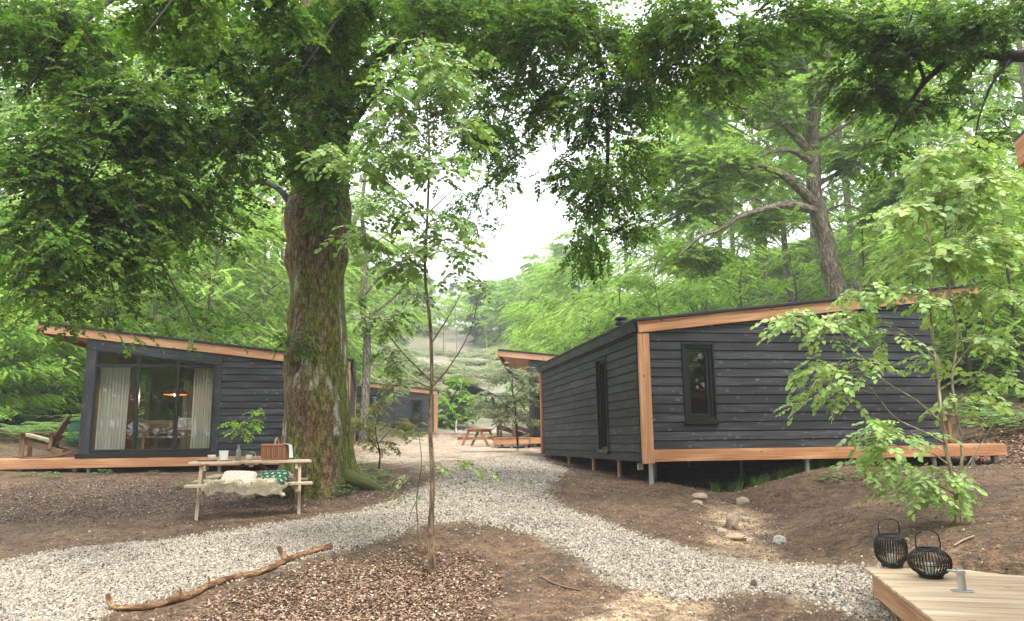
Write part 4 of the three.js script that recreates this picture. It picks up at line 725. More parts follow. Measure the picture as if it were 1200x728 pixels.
// ---------------------------------------------------------------- the wood: a few kinds of tree, each placed many times
function woodTree(name, label, seed, { h = 12, base = 0.15, rad = 3, n = 900, r0 = 0.16, bark = BARK.grey, variants = SPRAY.wood, leaf = LEAF.wood, shape = 'round', s = 1, lo = 0.65, hi = 1.6, limbs = 16, lean = 0.5 }, group) {
  const r = rng(seed), g = thing(name, label, 'tree', null, 0, group), crown = new Crown();
  const tp = curvePts([V(0, -0.4, 0), V(lean * (r() - 0.5), h * 0.35, lean * (r() - 0.5)), V(lean * 2 * (r() - 0.5), h * 0.7, lean * 2 * (r() - 0.5)), V(lean * 2.4 * (r() - 0.5), h * 0.97, lean * 2 * (r() - 0.5))], 14);
  part('trunk', tube(tp, tp.map((_, i) => lerp(r0, 0.02, Math.pow(i / 14, 0.9)) * (1 + 0.5 * Math.exp(-i * 1.1))), 8, true, 0.12, 2), bark, g);
  const br = [];
  for (let k = 0; k < limbs; k++) {
    const t = lerp(base, 0.97, (k + r() * 0.8) / limbs), p = tp[Math.min(14, Math.floor(t * 14))], a = k * 2.4 + r() * 1.2;
    const prof = shape === 'cone' ? 1.05 - t * 0.95 : Math.sin(Math.PI * clamp((t - base) / (1 - base) * 0.8 + 0.2, 0, 1)) * 0.75 + 0.3, L = rad * prof * (0.75 + 0.5 * r()), up = shape === 'cone' ? -0.12 : 0.25 * (1 - t) + 0.15;
    const e = p.clone().add(V(Math.cos(a) * L, L * up + (shape === 'cone' ? 0 : 0.3 * r()), Math.sin(a) * L)), m = p.clone().lerp(e, 0.5).add(V(0, L * 0.14, 0)), lp = curvePts([p, m, e], 6);
    br.push(tube(lp, lp.map((_, i) => lerp(r0 * 0.32, 0.01, i / 6)), 4, false));
    const q = Math.round(n / limbs);
    for (let i = 0; i < q; i++) { const u = 0.2 + 0.85 * Math.sqrt(r()), b = lp[Math.min(6, Math.round(u * 6))], sp = L * 0.34 * (0.4 + u); const o = V((r() - 0.5) * 2 * sp, (r() - 0.6) * sp * 0.75, (r() - 0.5) * 2 * sp); crown.add(b.clone().add(o), Math.atan2(-(e.z - p.z), e.x - p.x) + (r() - 0.5) * 2.4, (shape === 'cone' ? -0.3 : -0.22) + (r() - 0.5) * 0.5, (r() - 0.5) * 0.7, s * (0.7 + 0.6 * r()), leafTone(r, lo, hi)); }
  }
  part('branches', merge(br), bark, g).userData.kind = 'stuff'; crown.build(g, variants, leaf, r);
  return g;
}
const GW1 = 'trees of the wood round the clearing', protos = {
  tall: () => woodTree('beech_tree', 'tall slender beech of the wood round the clearing', 101, { h: 16, base: 0.3, rad: 3.4, n: 1000, r0: 0.2 }, GW1),
  low: () => woodTree('beech_tree', 'young beech leafy down to the ground in the wood', 102, { h: 9, base: 0.08, rad: 3.2, n: 1100, r0: 0.12 }, GW1),
  airy: () => woodTree('beech_tree', 'airy beech with flat leafy tiers and thin dark stem in the wood', 103, { h: 11, base: 0.15, rad: 2.9, n: 520, r0: 0.11, bark: BARK.dark, hi: 1.5, limbs: 18 }, GW1),
  pale: () => woodTree('birch_tree', 'pale green feathery tree of the hazy slope behind the cabins', 104, { h: 11, base: 0.06, rad: 3.3, n: 1000, r0: 0.13, leaf: LEAF.pale }, 'pale trees of the hazy slope'),
  big: () => woodTree('oak_tree', 'broad leafy oak of the wood round the clearing', 105, { h: 17, base: 0.25, rad: 4.6, n: 1500, r0: 0.3, bark: BARK.brown }, GW1),
  fir: () => woodTree('fir_tree', 'dark fir of the misty wood on the far hill', 106, { h: 16, base: 0.03, rad: 2.8, n: 520, r0: 0.16, bark: BARK.dark, variants: SPRAY.conifer, leaf: LEAF.conifer, shape: 'cone', limbs: 22, lo: 0.8, hi: 1.3 }, 'misty wood on the far hill'),
  farLeaf: () => woodTree('broadleaf_tree', 'pale rounded tree of the misty wood on the far hill', 107, { h: 14, base: 0.03, rad: 4.2, n: 460, r0: 0.2, variants: SPRAY.far, leaf: LEAF.wood, limbs: 14 }, 'misty wood on the far hill'),
  bare: () => woodTree('birch_tree', 'thin white-stemmed birch at the edge of the far wood', 108, { h: 13, base: 0.55, rad: 1.8, n: 90, r0: 0.14, bark: BARK.pale, variants: SPRAY.far, leaf: LEAF.pale, limbs: 10 }, 'misty wood on the far hill'),
};
const made = {};
function plant(kind, x, z, s = 1, turn = 0, tall = 1) {
  const p = V(x, height(x, z) - 0.05, z); let o;
  if (!made[kind]) { o = made[kind] = protos[kind](); o.position.copy(p); o.rotation.y = turn; } else o = dup(made[kind], null, p, turn);
  o.scale.set(s, s * tall, s); return o;
}
const treeAt = (kind, px, d, s, tall = 1) => { const q = at(px, 400, d); plant(kind, q.x, -d, s, px * 0.37 + d, tall); };
{
  // behind the left cabin: pale, hazy slope
  for (const [px, d, s] of [[120, 27, 0.8], [190, 29, 0.95], [250, 26, 0.75], [300, 30, 0.9], [335, 34, 1], [225, 38, 1.2], [150, 40, 1.2], [60, 34, 1.1], [285, 46, 1.5], [340, 50, 1.4], [420, 48, 1.05], [385, 42, 1.0], [30, 45, 1.5]]) treeAt('pale', px, d, s);
  for (const [px, d, s] of [[-20, 24, 0.75], [40, 26, 0.7], [-60, 30, 1], [95, 32, 0.9], [20, 21, 0.34], [62, 22.5, 0.36], [-12, 20, 0.36], [85, 24, 0.4], [40, 23, 0.45], [-40, 21, 0.45]]) treeAt('low', px, d, s);
  for (const [px, d, s] of [[130, 36, 1.2], [40, 40, 1.2], [250, 52, 1.3], [170, 56, 1.4], [-40, 44, 1.3], [320, 62, 1.4], [90, 62, 1.4], [390, 66, 1.2]]) treeAt('tall', px, d, s);
  // right of the gap and behind the stilted cabin
  for (const [px, d, s] of [[660, 42, 0.8], [700, 38, 0.75], [740, 36, 0.7], [690, 52, 1.1], [640, 58, 0.9], [790, 40, 0.85], [760, 48, 1.2], [830, 36, 0.75]]) treeAt('low', px, d, s);
  for (const [px, d, s] of [[735, 31, 0.62], [775, 30, 0.6], [690, 33, 0.55], [820, 31, 0.6]]) treeAt('pale', px, d, s);
  for (const [px, d, s] of [[800, 52, 1.2], [870, 46, 1.1], [900, 38, 1], [930, 42, 1.15], [1010, 34, 1.1], [960, 54, 1.3], [1060, 42, 1.2], [1110, 36, 1.1], [850, 62, 1.3], [1180, 40, 1.2], [1240, 34, 1.1], [740, 64, 1.2]]) treeAt('tall', px, d, s);
  for (const [px, d, s] of [[1040, 52, 1.2], [900, 60, 1.2], [1150, 54, 1.2], [820, 70, 1.1], [1250, 46, 1.1]]) treeAt('big', px, d, s);
  for (const [px, d, s] of [[880, 31, 0.6], [930, 29, 0.5], [1020, 28, 0.62], [1070, 27, 0.7], [1110, 24, 0.7], [1160, 21, 0.62], [1190, 18.5, 0.55], [1135, 19, 0.55], [1215, 23, 0.75], [1265, 20, 0.7], [1090, 33, 0.9]]) treeAt('airy', px, d, s);
  // the far wood on the hill in the gap, hazy
  const r = rng(909);
  for (let i = 0; i < 62; i++) { const px = 380 + r() * 330, d = 98 + r() * 42; treeAt(px > 560 && r() < 0.6 ? 'farLeaf' : r() < 0.62 ? 'fir' : 'farLeaf', px, d, (px < 620 ? 0.46 : 0.65) + 0.2 * r()); }
  for (const [px, d, s] of [[535, 96, 0.6], [520, 97, 0.65], [508, 96, 0.55], [570, 96, 0.5]]) treeAt('bare', px, d, s);
  for (const [px, d, s] of [[630, 72, 0.5], [655, 80, 0.75], [612, 98, 0.6], [640, 100, 0.8], [440, 86, 0.6], [470, 98, 0.5], [400, 90, 0.8], [675, 88, 0.9]]) treeAt('farLeaf', px, d, s);
  // the wood behind the camera, which the big window mirrors
  for (const [x, z, s, k] of [[-6, 9, 1, 'tall'], [-11, 13, 1.1, 'big'], [-1, 14, 1.1, 'tall'], [5, 16, 1.1, 'tall'], [-17, 8, 1, 'low'], [-20, 17, 1.1, 'tall'], [-8, 20, 1.1, 'low'], [2, 22, 1.1, 'big'], [-14, 24, 1.2, 'tall'], [12, 12, 1, 'big'], [-25, 5, 1, 'tall'], [4, 10, 0.8, 'low'], [9, 15, 0.9, 'low'], [-4, 12, 0.8, 'low'], [-11, 9, 0.8, 'low'], [-15, 13, 0.9, 'low'], [14, 20, 1, 'tall'], [-22, 11, 1, 'low'], [12.5, -3, 0.8, 'low'], [14.5, 0.5, 0.9, 'low'], [13, 4, 0.9, 'low'], [17, -2, 1, 'tall'], [11.6, -0.8, 0.8, 'low'], [15.5, -4.5, 0.9, 'low'], [16.5, 3, 1, 'low'], [12, 1.8, 0.8, 'low'], [-7.5, 7.5, 0.75, 'low'], [-9.5, 12, 0.9, 'low'], [-5.5, 16, 1, 'low'], [-12.5, 17, 1, 'low'], [-3, 8.5, 0.7, 'low'], [-13, 6, 0.8, 'low'], [-7, 24, 1.2, 'big'], [-2, 18, 1, 'low']]) plant(k, x, z, s, x * 1.3);
}
// ---------------------------------------------------------------- furniture
function picnicTable(label, pos, yaw, mats, L = 1.7) { // long side along x, ground at y = 0
  const g = thing('picnic_table', label, 'picnic table', pos, yaw), r = rng(17), m = () => mats[Math.floor(r() * mats.length)];
  for (let i = 0; i < 5; i++) part('top_plank', box(L + 0.012 * (r() - 0.5), 0.036, 0.136, 0, 0.742, (i - 2) * 0.143), m(), g);
  for (const s of [-1, 1]) for (const k of [0, 1]) part('bench_plank', box(L + 0.012 * (r() - 0.5), 0.036, 0.125, 0, 0.44, s * (0.6 + k * 0.131)), m(), g);
  for (const e of [-1, 1]) {
    const x = e * (L / 2 - 0.17);
    for (const s of [-1, 1]) part('leg', bar(V(x, 0.724, s * 0.22), V(x, -0.05, s * 0.6), 0.1, 0.044, V(1, 0, 0.001)), m(), g);
    part('top_batten', box(0.044, 0.09, 0.66, x - e * 0.046, 0.678, 0), m(), g);
    part('bench_beam', box(0.044, 0.1, 1.46, x - e * 0.046, 0.371, 0), m(), g);
    part('brace', bar(V(x - e * 0.075, 0.39, 0), V(e * 0.1, 0.715, 0), 0.07, 0.044), MAT.chair[0], g);
  }
  part('top_batten', box(0.06, 0.05, 0.62, 0, 0.698, 0), m(), g);
  return g;
}
function rockingChair(label, pos, yaw, mats, group) { // faces -x
  const g = thing('rocking_chair', label, 'chair', pos, yaw, group), r = rng(23), m = () => mats[Math.floor(r() * mats.length)];
  for (const s of [-1, 1]) {
    const z = s * 0.26, rk = []; // rocker: curved runner
    const pts = [[-0.5, 0.05], [-0.3, 0.022], [0, 0.012], [0.3, 0.05], [0.58, 0.13]];
    for (let i = 0; i < pts.length - 1; i++) rk.push(bar(V(pts[i][0], pts[i][1], z), V(pts[i + 1][0], pts[i + 1][1], z), 0.035, 0.045));
    part('rocker', merge(rk), m(), g);
    part('front_leg', box(0.09, 0.5, 0.03, -0.34, 0.28, z + s * 0.035), m(), g);
    part('seat_rail', bar(V(-0.36, 0.36, z), V(0.42, 0.12, z), 0.03, 0.11), m(), g);
    part('arm', box(0.7, 0.024, 0.12, -0.08, 0.545, z + s * 0.06), m(), g);
    part('arm_support', bar(V(0.17, 0.2, z + s * 0.03), V(0.2, 0.535, z + s * 0.03), 0.03, 0.07), m(), g);
  }
  for (let i = 0; i < 7; i++) { const t = i / 6; part('seat_slat', box(0.072, 0.02, 0.52, lerp(-0.35, 0.16, t), lerp(0.415, 0.26, t), 0, 0, 0, -0.3), m(), g); }
  for (let i = 0; i < 5; i++) { const k = i - 2, hh = 0.74 - 0.05 * k * k * 0.7; const a = V(0.14, 0.26, k * 0.096), b = V(0.14 + hh * 0.42, 0.26 + hh * 0.9, k * 0.112); part('back_slat', bar(a, b, 0.085, 0.02, V(-1, 0.4, 0)), m(), g); }
  part('back_rail', box(0.03, 0.06, 0.56, 0.235, 0.42, 0, 0, 0, -0.43), m(), g);
  part('back_rail', box(0.03, 0.06, 0.6, 0.4, 0.77, 0, 0, 0, -0.43), m(), g);
  return g;
}
// a fleece: lumpy draped body with tufts of wool; fn(u, v) -> Vector3 with u, v in -1..1
const tuft = (() => { const P = []; const r = rng(9); for (let i = 0; i < 7; i++) { const a = r() * 6.28, o = V(Math.cos(a), 0, Math.sin(a)).multiplyScalar(0.2), b = V(-o.z, 0, o.x).multiplyScalar(0.55), t = V(Math.cos(a * 2.3) * 0.75, 0.8 + r() * 0.4, Math.sin(a * 1.7) * 0.75); for (const q of [o.clone().sub(b), o.clone().add(b), t]) P.push(q.x, q.y, q.z); } const g = rawGeo(P); g.computeVertexNormals(); return g; })();
const woolMat = std({ color: tint(0.9, 0.84, 0.71), roughness: 1, side: THREE.DoubleSide });
function fleece(label, pos, yaw, fn, n, seed, size = 0.028, mat = woolMat) {
  const g = thing('sheepskin', label, 'sheepskin', pos, yaw), N = 34, P = [], I = [], r = rng(seed);
  for (const lay of [0, 1]) for (let j = 0; j <= N; j++) for (let i = 0; i <= N; i++) { const u = i / N * 2 - 1, v = j / N * 2 - 1, p = fn(u, v), e = 1 - Math.max(Math.abs(u), Math.abs(v)) ** 6; P.push(p.x, p.y + (lay ? 0.03 * e + 0.012 * noise(p.x * 14, p.z * 14, seed) : 0), p.z + (lay ? 0.012 * e : 0)); }
  const M = (N + 1) * (N + 1);
  for (const lay of [0, 1]) for (let j = 0; j < N; j++) for (let i = 0; i < N; i++) { const a = lay * M + j * (N + 1) + i, b = a + N + 1; lay ? I.push(a, a + 1, b, b, a + 1, b + 1) : I.push(a, b, a + 1, b, b + 1, a + 1); }
  for (let i = 0; i < N; i++) for (const [a, b] of [[i, i + 1], [M - 1 - i, M - 2 - i], [(i + 1) * (N + 1), i * (N + 1)], [i * (N + 1) + N, (i + 1) * (N + 1) + N]]) I.push(a, b, a + M, b, b + M, a + M);
  const geo = rawGeo(P, null, I); geo.computeVertexNormals(); part('hide', geo, mat, g);
  const im = new THREE.InstancedMesh(tuft, mat, n); im.name = 'wool'; im.userData.kind = 'stuff'; im.castShadow = im.receiveShadow = true; const col = new THREE.Color();
  for (let k = 0; k < n; k++) {
    const u = r() * 2 - 1, v = r() * 2 - 1, p = fn(u, v), q = fn(u + 0.02, v).sub(p), w = fn(u, v + 0.02).sub(p), nr = w.cross(q).normalize(); if (nr.y < 0) nr.negate(); if (Math.abs(nr.y) < 0.35 && nr.z < 0) nr.negate();
    Q1.setFromUnitVectors(UPV, nr.add(V((r() - 0.5) * 0.9, (r() - 0.5) * 0.5 - 0.2, (r() - 0.5) * 0.9)).normalize()); MM.compose(p.add(V(0, 0.02, 0.008)), Q1, V(1, 1, 1).multiplyScalar(size * (0.6 + 0.8 * r()))); im.setMatrixAt(k, MM); const c = 0.8 + 0.35 * r(); im.setColorAt(k, col.setRGB(c, c * 0.98, c * 0.93));
  }
  g.add(im); return g;
}
function cushion(label, pos, rot, w, h, t, mat, group) { // plump pillow, w by h, thick t
  const N = 20, P = [], U = [], I = [];
  for (const s of [1, -1]) for (let j = 0; j <= N; j++) for (let i = 0; i <= N; i++) { const u = i / N * 2 - 1, v = j / N * 2 - 1, f = Math.pow(Math.max(0, (1 - u ** 4) * (1 - v ** 4)), 0.42), pin = 1 - 0.07 * (u * u * v * v); P.push(u * w / 2 * pin * (1 - 0.05 * (1 - v * v) * u * u), v * h / 2 * pin, s * t / 2 * f * (1 + 0.12 * noise(u * 2, v * 2, w * 9))); U.push((u + 1) / 2, (v + 1) / 2); }
  const M = (N + 1) * (N + 1); for (const s of [0, 1]) for (let j = 0; j < N; j++) for (let i = 0; i < N; i++) { const a = s * M + j * (N + 1) + i, b = a + N + 1; s ? I.push(a, b, a + 1, b, b + 1, a + 1) : I.push(a, a + 1, b, b, a + 1, b + 1); }
  const geo = rawGeo(P, U, I); geo.computeVertexNormals(); const m = single('cushion', geo, mat, label, 'cushion', pos); m.rotation.set(...rot); return m;
}
// ---------------------------------------------------------------- the set picnic table
const tablePos = at(295, 541, 11.46); tablePos.y = at(295, 541, 11.1).y - 0.755;
const TY = 18 * DEG, table = picnicTable('pale weathered picnic table set with a basket and cups by the mossy beech', tablePos, TY, MAT.pale);
table.updateMatrixWorld(true);
{ // feet go down to the ground where it falls away
  for (const m of table.children.filter(c => c.name === 'leg')) { m.geometry.computeBoundingBox(); }
}
const onTable = (x, z, y = 0.7605) => loc(table, x, y, z), tx = px => (px - 295) / 73;
const ceramic = phys({ color: tint(0.8, 0.79, 0.76), roughness: 0.35, clearcoat: 0.4 });
single('bowl', lathe([[0, 0.004], [0.035, 0.004], [0.036, 0], [0.05, 0.02], [0.057, 0.06], [0.058, 0.075], [0.053, 0.075], [0.05, 0.06], [0.03, 0.014], [0, 0.012]]), ceramic, 'small white bowl on the brown board on the picnic table', 'bowl', onTable(tx(254), 0.0).add(V(0, 0.019, 0)));
{ const g = thing('cup', 'tall white cup beside the white bowl on the picnic table', 'cup', onTable(tx(266), 0.02).add(V(0, 0.016, 0))); part('cup_body', lathe([[0, 0.006], [0.042, 0.006], [0.044, 0], [0.058, 0.012], [0.062, 0.06], [0.066, 0.135], [0.061, 0.135], [0.056, 0.06], [0.05, 0.02], [0, 0.016]]), ceramic, g); part('rim_band', put(new THREE.TorusGeometry(0.0635, 0.004, 6, 28), 0, 0.135, 0, Math.PI / 2), ceramic, g); }
{ const s = new THREE.Shape(); s.absellipse(0, 0, 0.14, 0.1, 0, 6.283); const e = put(new THREE.ExtrudeGeometry(s, { depth: 0.014, bevelEnabled: true, bevelSize: 0.004, bevelThickness: 0.003, bevelSegments: 2, curveSegments: 28 }), 0, 0.003, 0, -Math.PI / 2); single('serving_board', e, std({ color: tint(0.36, 0.2, 0.12), roughness: 0.6, map: larchTexB }), 'oval brown wooden serving board under the white bowl', 'board', onTable(tx(250), 0.02)); }
single('plate', lathe([[0, 0.006], [0.07, 0.006], [0.072, 0], [0.08, 0.002], [0.125, 0.016], [0.126, 0.02], [0.08, 0.011], [0, 0.01]], 36), ceramic, 'shallow white plate under the tall cup on the picnic table', 'plate', onTable(tx(268), 0.03));
const clearGlass = phys({ color: tint(0.98, 1, 0.98), transmission: 1, thickness: 0, roughness: 0.02, ior: 1.45 });
{ const g = thing('bottle', 'slim grey bottle holding a leafy twig on the picnic table', 'bottle', onTable(tx(281), 0.02)); part('glass_body', lathe([[0, 0], [0.036, 0], [0.038, 0.01], [0.038, 0.13], [0.034, 0.155], [0.018, 0.185], [0.017, 0.22], [0.021, 0.225], [0.021, 0.235], [0.016, 0.236]]), phys({ color: tint(0.5, 0.52, 0.49), transmission: 0.6, thickness: 0, roughness: 0.15 }), g); part('water', lathe([[0, 0.003], [0.033, 0.003], [0.034, 0.11], [0, 0.11]]), phys({ color: tint(0.45, 0.48, 0.46), transmission: 0.5, roughness: 0.2, thickness: 0 }), g); }
{ const g = thing('glass_mug', 'glass mug of milk with a handle on the picnic table', 'mug', onTable(tx(292), 0.03)); part('glass_body', lathe([[0, 0.004], [0.046, 0.004], [0.047, 0], [0.049, 0.01], [0.049, 0.15], [0.047, 0.15], [0.046, 0.012], [0, 0.012]]), clearGlass, g); part('milk', lathe([[0, 0.013], [0.044, 0.013], [0.0445, 0.085], [0, 0.085]]), std({ color: tint(0.82, 0.8, 0.76), roughness: 0.5 }), g); part('handle', put(new THREE.TorusGeometry(0.04, 0.008, 8, 20, 4.2), 0.055, 0.085, 0, 0, 0, -2.1), phys({ color: tint(0.85, 0.88, 0.86), transmission: 0.7, roughness: 0.05, thickness: 0 }), g); }
{ // leafy twig in the bottle
  const b = onTable(tx(281), 0.02).add(V(0, 0.12, 0));
  const P2 = (px, py) => at(px, py, -b.z);
  leafyTree('leafy_twig', 'green leafy twig standing in the bottle on the picnic table', 'twig', { seed: 33, bark: BARK.sapling, twig: BARK.sapling, spray: SPRAY.young, leaf: LEAF.shrub, oneWood: true, stems: [{ pts: [b, P2(281, 515), P2(284, 502), P2(292, 490), P2(300, 482)], r0: 0.004, r1: 0.0015, seg: 5 }, { pts: [P2(282, 510), P2(277, 500), P2(274, 493)], r0: 0.003, r1: 0.001, seg: 5 }], masses: [[280, 505, 9, 8, 9], [292, 494, 9, 7, 9], [300, 482, 7, 4, 6], [276, 496, 6, 6, 6], [302, 500, 4, 5, 4]].map(([x, y, rx, ry, n]) => mass(x, y, -b.z, rx, ry, 0.07, n, { s: 0.7, gate: -1, per: 2, jit: 0.4, lo: 0.9, hi: 1.3 })) });
}
{ // wicker basket: woven upright canes on an oval, lid, handle
  const g = thing('wicker_basket', 'brown wicker picnic basket with raised handle on the table', 'basket', onTable(tx(319), 0.03), 0.05), mat = [std({ color: tint(0.36, 0.17, 0.085), roughness: 0.7 }), std({ color: tint(0.29, 0.13, 0.065), roughness: 0.7 }), std({ color: tint(0.42, 0.21, 0.11), roughness: 0.7 })];
  const a = 0.2, b = 0.135, H = 0.22, body = [], bands = [];
  const ov = (t, k, y) => V(Math.cos(t) * a * k, y, Math.sin(t) * b * k);
  const shell = []; for (let i = 0; i <= 48; i++) { const t = i / 48 * 6.283; shell.push(t); }
  const P = [], I = []; for (const [k, y] of [[0.9, 0.004], [0.93, 0.06], [0.96, 0.12], [0.985, H - 0.005]]) for (const t of shell) { const q = ov(t, k, y); P.push(q.x, q.y, q.z); } for (let j = 0; j < 3; j++) for (let i = 0; i < 48; i++) { const q = j * 49 + i; I.push(q, q + 49, q + 1, q + 1, q + 49, q + 50); } const sg2 = rawGeo(P, null, I); sg2.computeVertexNormals(); part('lining', sg2, std({ color: tint(0.2, 0.09, 0.045), roughness: 0.9, side: THREE.DoubleSide }), g);
  for (let i = 0; i < 44; i++) { const t = i / 44 * 6.283, p = [ov(t, 0.91, 0.005), ov(t, 0.97, 0.07), ov(t, 0.99, 0.13), ov(t, 1.0, H)]; part('cane', tube(p, [0.0105, 0.0115, 0.0115, 0.0105], 5, true), mat[i % 3 === 0 ? 1 : i % 3 === 1 ? 0 : 2], g); }
  for (const y of [0.012, H - 0.004]) { const p = shell.map(t => ov(t, y < 0.1 ? 0.95 : 1.02, y)); part('rim', tube(p, p.map(() => 0.012), 6, false), mat[1], g); }
  { const s = new THREE.Shape(); s.absellipse(0, 0, a, b, 0, 6.283); part('lid', put(new THREE.ExtrudeGeometry(s, { depth: 0.012, bevelEnabled: true, bevelSize: 0.004, bevelThickness: 0.005, bevelSegments: 2, curveSegments: 36 }), 0, H + 0.008, 0, -Math.PI / 2), mat[2], g); }
  const hp = []; for (let i = 0; i <= 16; i++) { const t = i / 16 * Math.PI; hp.push(V(0.02, H - 0.02 + 0.13 * Math.sin(t), Math.cos(t) * 0.115)); } part('handle', tube(hp, hp.map(() => 0.011), 7), std({ color: tint(0.5, 0.31, 0.17), roughness: 0.6 }), g);
  // cloth hanging out over the end
  const cm = std({ color: tint(0.72, 0.74, 0.74), roughness: 0.95, side: THREE.DoubleSide }), CP = [], CI = []; const nn = 14;
  for (let j = 0; j <= nn; j++) for (let i = 0; i <= nn; i++) { const u = i / nn, v = j / nn, y = H + 0.03 - v * 0.215, x = a * 1.02 + 0.012 + v * 0.055 * (0.6 + 0.4 * Math.sin(u * 9)) + 0.012 * Math.sin(u * 14 + v * 3) - (v < 0.12 ? (0.12 - v) * 0.7 : 0); CP.push(x, Math.max(0.004, y), (u - 0.5) * 0.17 * (1 + 0.25 * v) + 0.03); } for (let j = 0; j < nn; j++) for (let i = 0; i < nn; i++) { const q = j * (nn + 1) + i; CI.push(q, q + nn + 1, q + 1, q + 1, q + nn + 1, q + nn + 2); }
  const cg = rawGeo(CP, null, CI); cg.computeVertexNormals(); const cl = single('cloth', cg, cm, 'white cloth hanging over the end of the wicker basket', 'cloth', g.position.clone(), 0.05);
}
const knit = tex(256, 256, (u, v) => { const a = Math.sin(u * 6.283 * 20) * Math.sin(v * 6.283 * 16), d = Math.abs(((u * 8 + v * 6) % 1) - 0.5) < 0.12 || Math.abs(((u * 8 - v * 6 + 8) % 1) - 0.5) < 0.12; const c = 0.86 + 0.06 * a - (d ? 0.2 : 0); return [c, c * 0.955, c * 0.87]; });
const leafPrint = tex(256, 256, (u, v) => { let w = 0; for (let i = 0; i < 5; i++) for (let j = 0; j < 4; j++) { const cx = (i + 0.5 + (j % 2) * 0.5) / 5, cy = (j + 0.5) / 4, a = i * 1.3 + j, du = (u - cx), dv = (v - cy), x = du * Math.cos(a) + dv * Math.sin(a), y = -du * Math.sin(a) + dv * Math.cos(a); if (Math.abs(x) < 0.085 && Math.abs(y) < 0.028 * (1 - (x / 0.085) ** 2) && Math.abs(y) > 0.004) w = 1; } return w ? [0.78, 0.82, 0.76] : [0.12, 0.3, 0.2]; });
cushion('cream patterned cushion on the front bench of the set picnic table', loc(table, tx(283), 0.512, 0.66), [-0.95, 0.04, 0], 0.5, 0.32, 0.15, std({ map: knit, roughness: 0.95 }), null);
cushion('green leaf-print cushion on the front bench of the set picnic table', loc(table, tx(317), 0.514, 0.64), [-1.0, -0.08, -0.05], 0.46, 0.32, 0.14, std({ map: leafPrint, roughness: 0.9 }), null);
{ // fleece over the front bench, hanging down in front
  const fn = (u, v) => { const w = v * 0.5 + 0.5, x = u * (0.52 + 0.04 * Math.sin(w * 9 + u * 4)) - 0.05, edge = 0.78; const L = 0.16 + w * 0.21 * (0.85 + 0.13 * Math.sin(u * 5 + 1) + 0.3 * sstep(0.25, 0.6, u)); let z, y; if (L < 0.22) { z = 0.56 + L; y = 0.462; } else { const q = L - 0.22; z = edge + 0.02 * Math.sin(clamp(q * 20, 0, 1.57)) + 0.012 * Math.sin(u * 11); y = 0.462 - q; } return V(x, y + 0.008 * Math.sin(u * 13 + v * 5), z); };
  fleece('cream sheepskin hanging over the front bench below the cushions', loc(table, 0, 0, 0), TY, fn, 5200, 3, 0.03);
  const fb = (u, v) => V(u * 0.13, 0.465 + 0.03 * (1 - u * u) * (1 - v * v), v * 0.13 - 0.66);
  fleece('small cream sheepskin on the back bench near the basket end', loc(table, 0.5, 0.0, 0), TY, fb, 700, 5, 0.026);
  fleece('small cream sheepskin on the back bench near the bowl end', loc(table, -0.5, 0.0, 0), TY, fb, 700, 6, 0.026);
}
// ---------------------------------------------------------------- chairs, box, far table
{
  cabL.updateMatrixWorld(true); cabD.updateMatrixWorld(true); cabR.updateMatrixWorld(true);
  const p = loc(cabL, -(CW + 0.95), BASE + 0.012, -0.62); rockingChair('brown wooden rocking chair with sheepskin seat on the left deck', p, LY + 0.12, MAT.chair, 'wooden chairs on the decks');
  fleece('cream sheepskin draped over the seat of the brown rocking chair', p, LY + 0.12, (u, v) => V(-0.14 + u * 0.25, 0.43 - (u + 0.1) * 0.075 + (u < -0.9 ? -0.03 : 0), v * 0.24), 1500, 12, 0.026);
  const q1 = loc(deckD, 0.42, 0.002, 0.9); rockingChair('dark wooden chair on the deck behind the stilted cabin, nearer the deck edge', q1, DY + 0.25, MAT.chair, 'wooden chairs on the decks');
  const q2 = loc(deckD, 0.95, 0.002, 1.5); rockingChair('dark wooden chair on the deck behind the stilted cabin, against the glazing', q2, DY + 0.1, MAT.chair, 'wooden chairs on the decks');
  const q3 = loc(deckR, 0.66, 0.002, 2.3); rockingChair('brown wooden chair on the deck end past the stilted cabin', q3, RY + Math.PI + 0.2, MAT.chair, 'wooden chairs on the decks');
  const bp = at(87, 520, 19.5); bp.y = height(bp.x, bp.z); const g = thing('utility_box', 'dark green utility box standing behind the rocking chair deck', 'utility box', bp, 0.15); part('cabinet', box(0.28, 0.62, 0.2, 0, 0.26, 0), std({ color: tint(0.02, 0.1, 0.05), roughness: 0.5 }), g); part('cap', box(0.32, 0.03, 0.24, 0, 0.588, 0), std({ color: tint(0.02, 0.1, 0.05), roughness: 0.5 }), g);
  const tp = at(562, 521, 31); tp.y = height(tp.x, tp.z); picnicTable('far picnic table of fresh larch standing in the pale yard', tp, 78 * DEG, MAT.larch, 1.8);
}
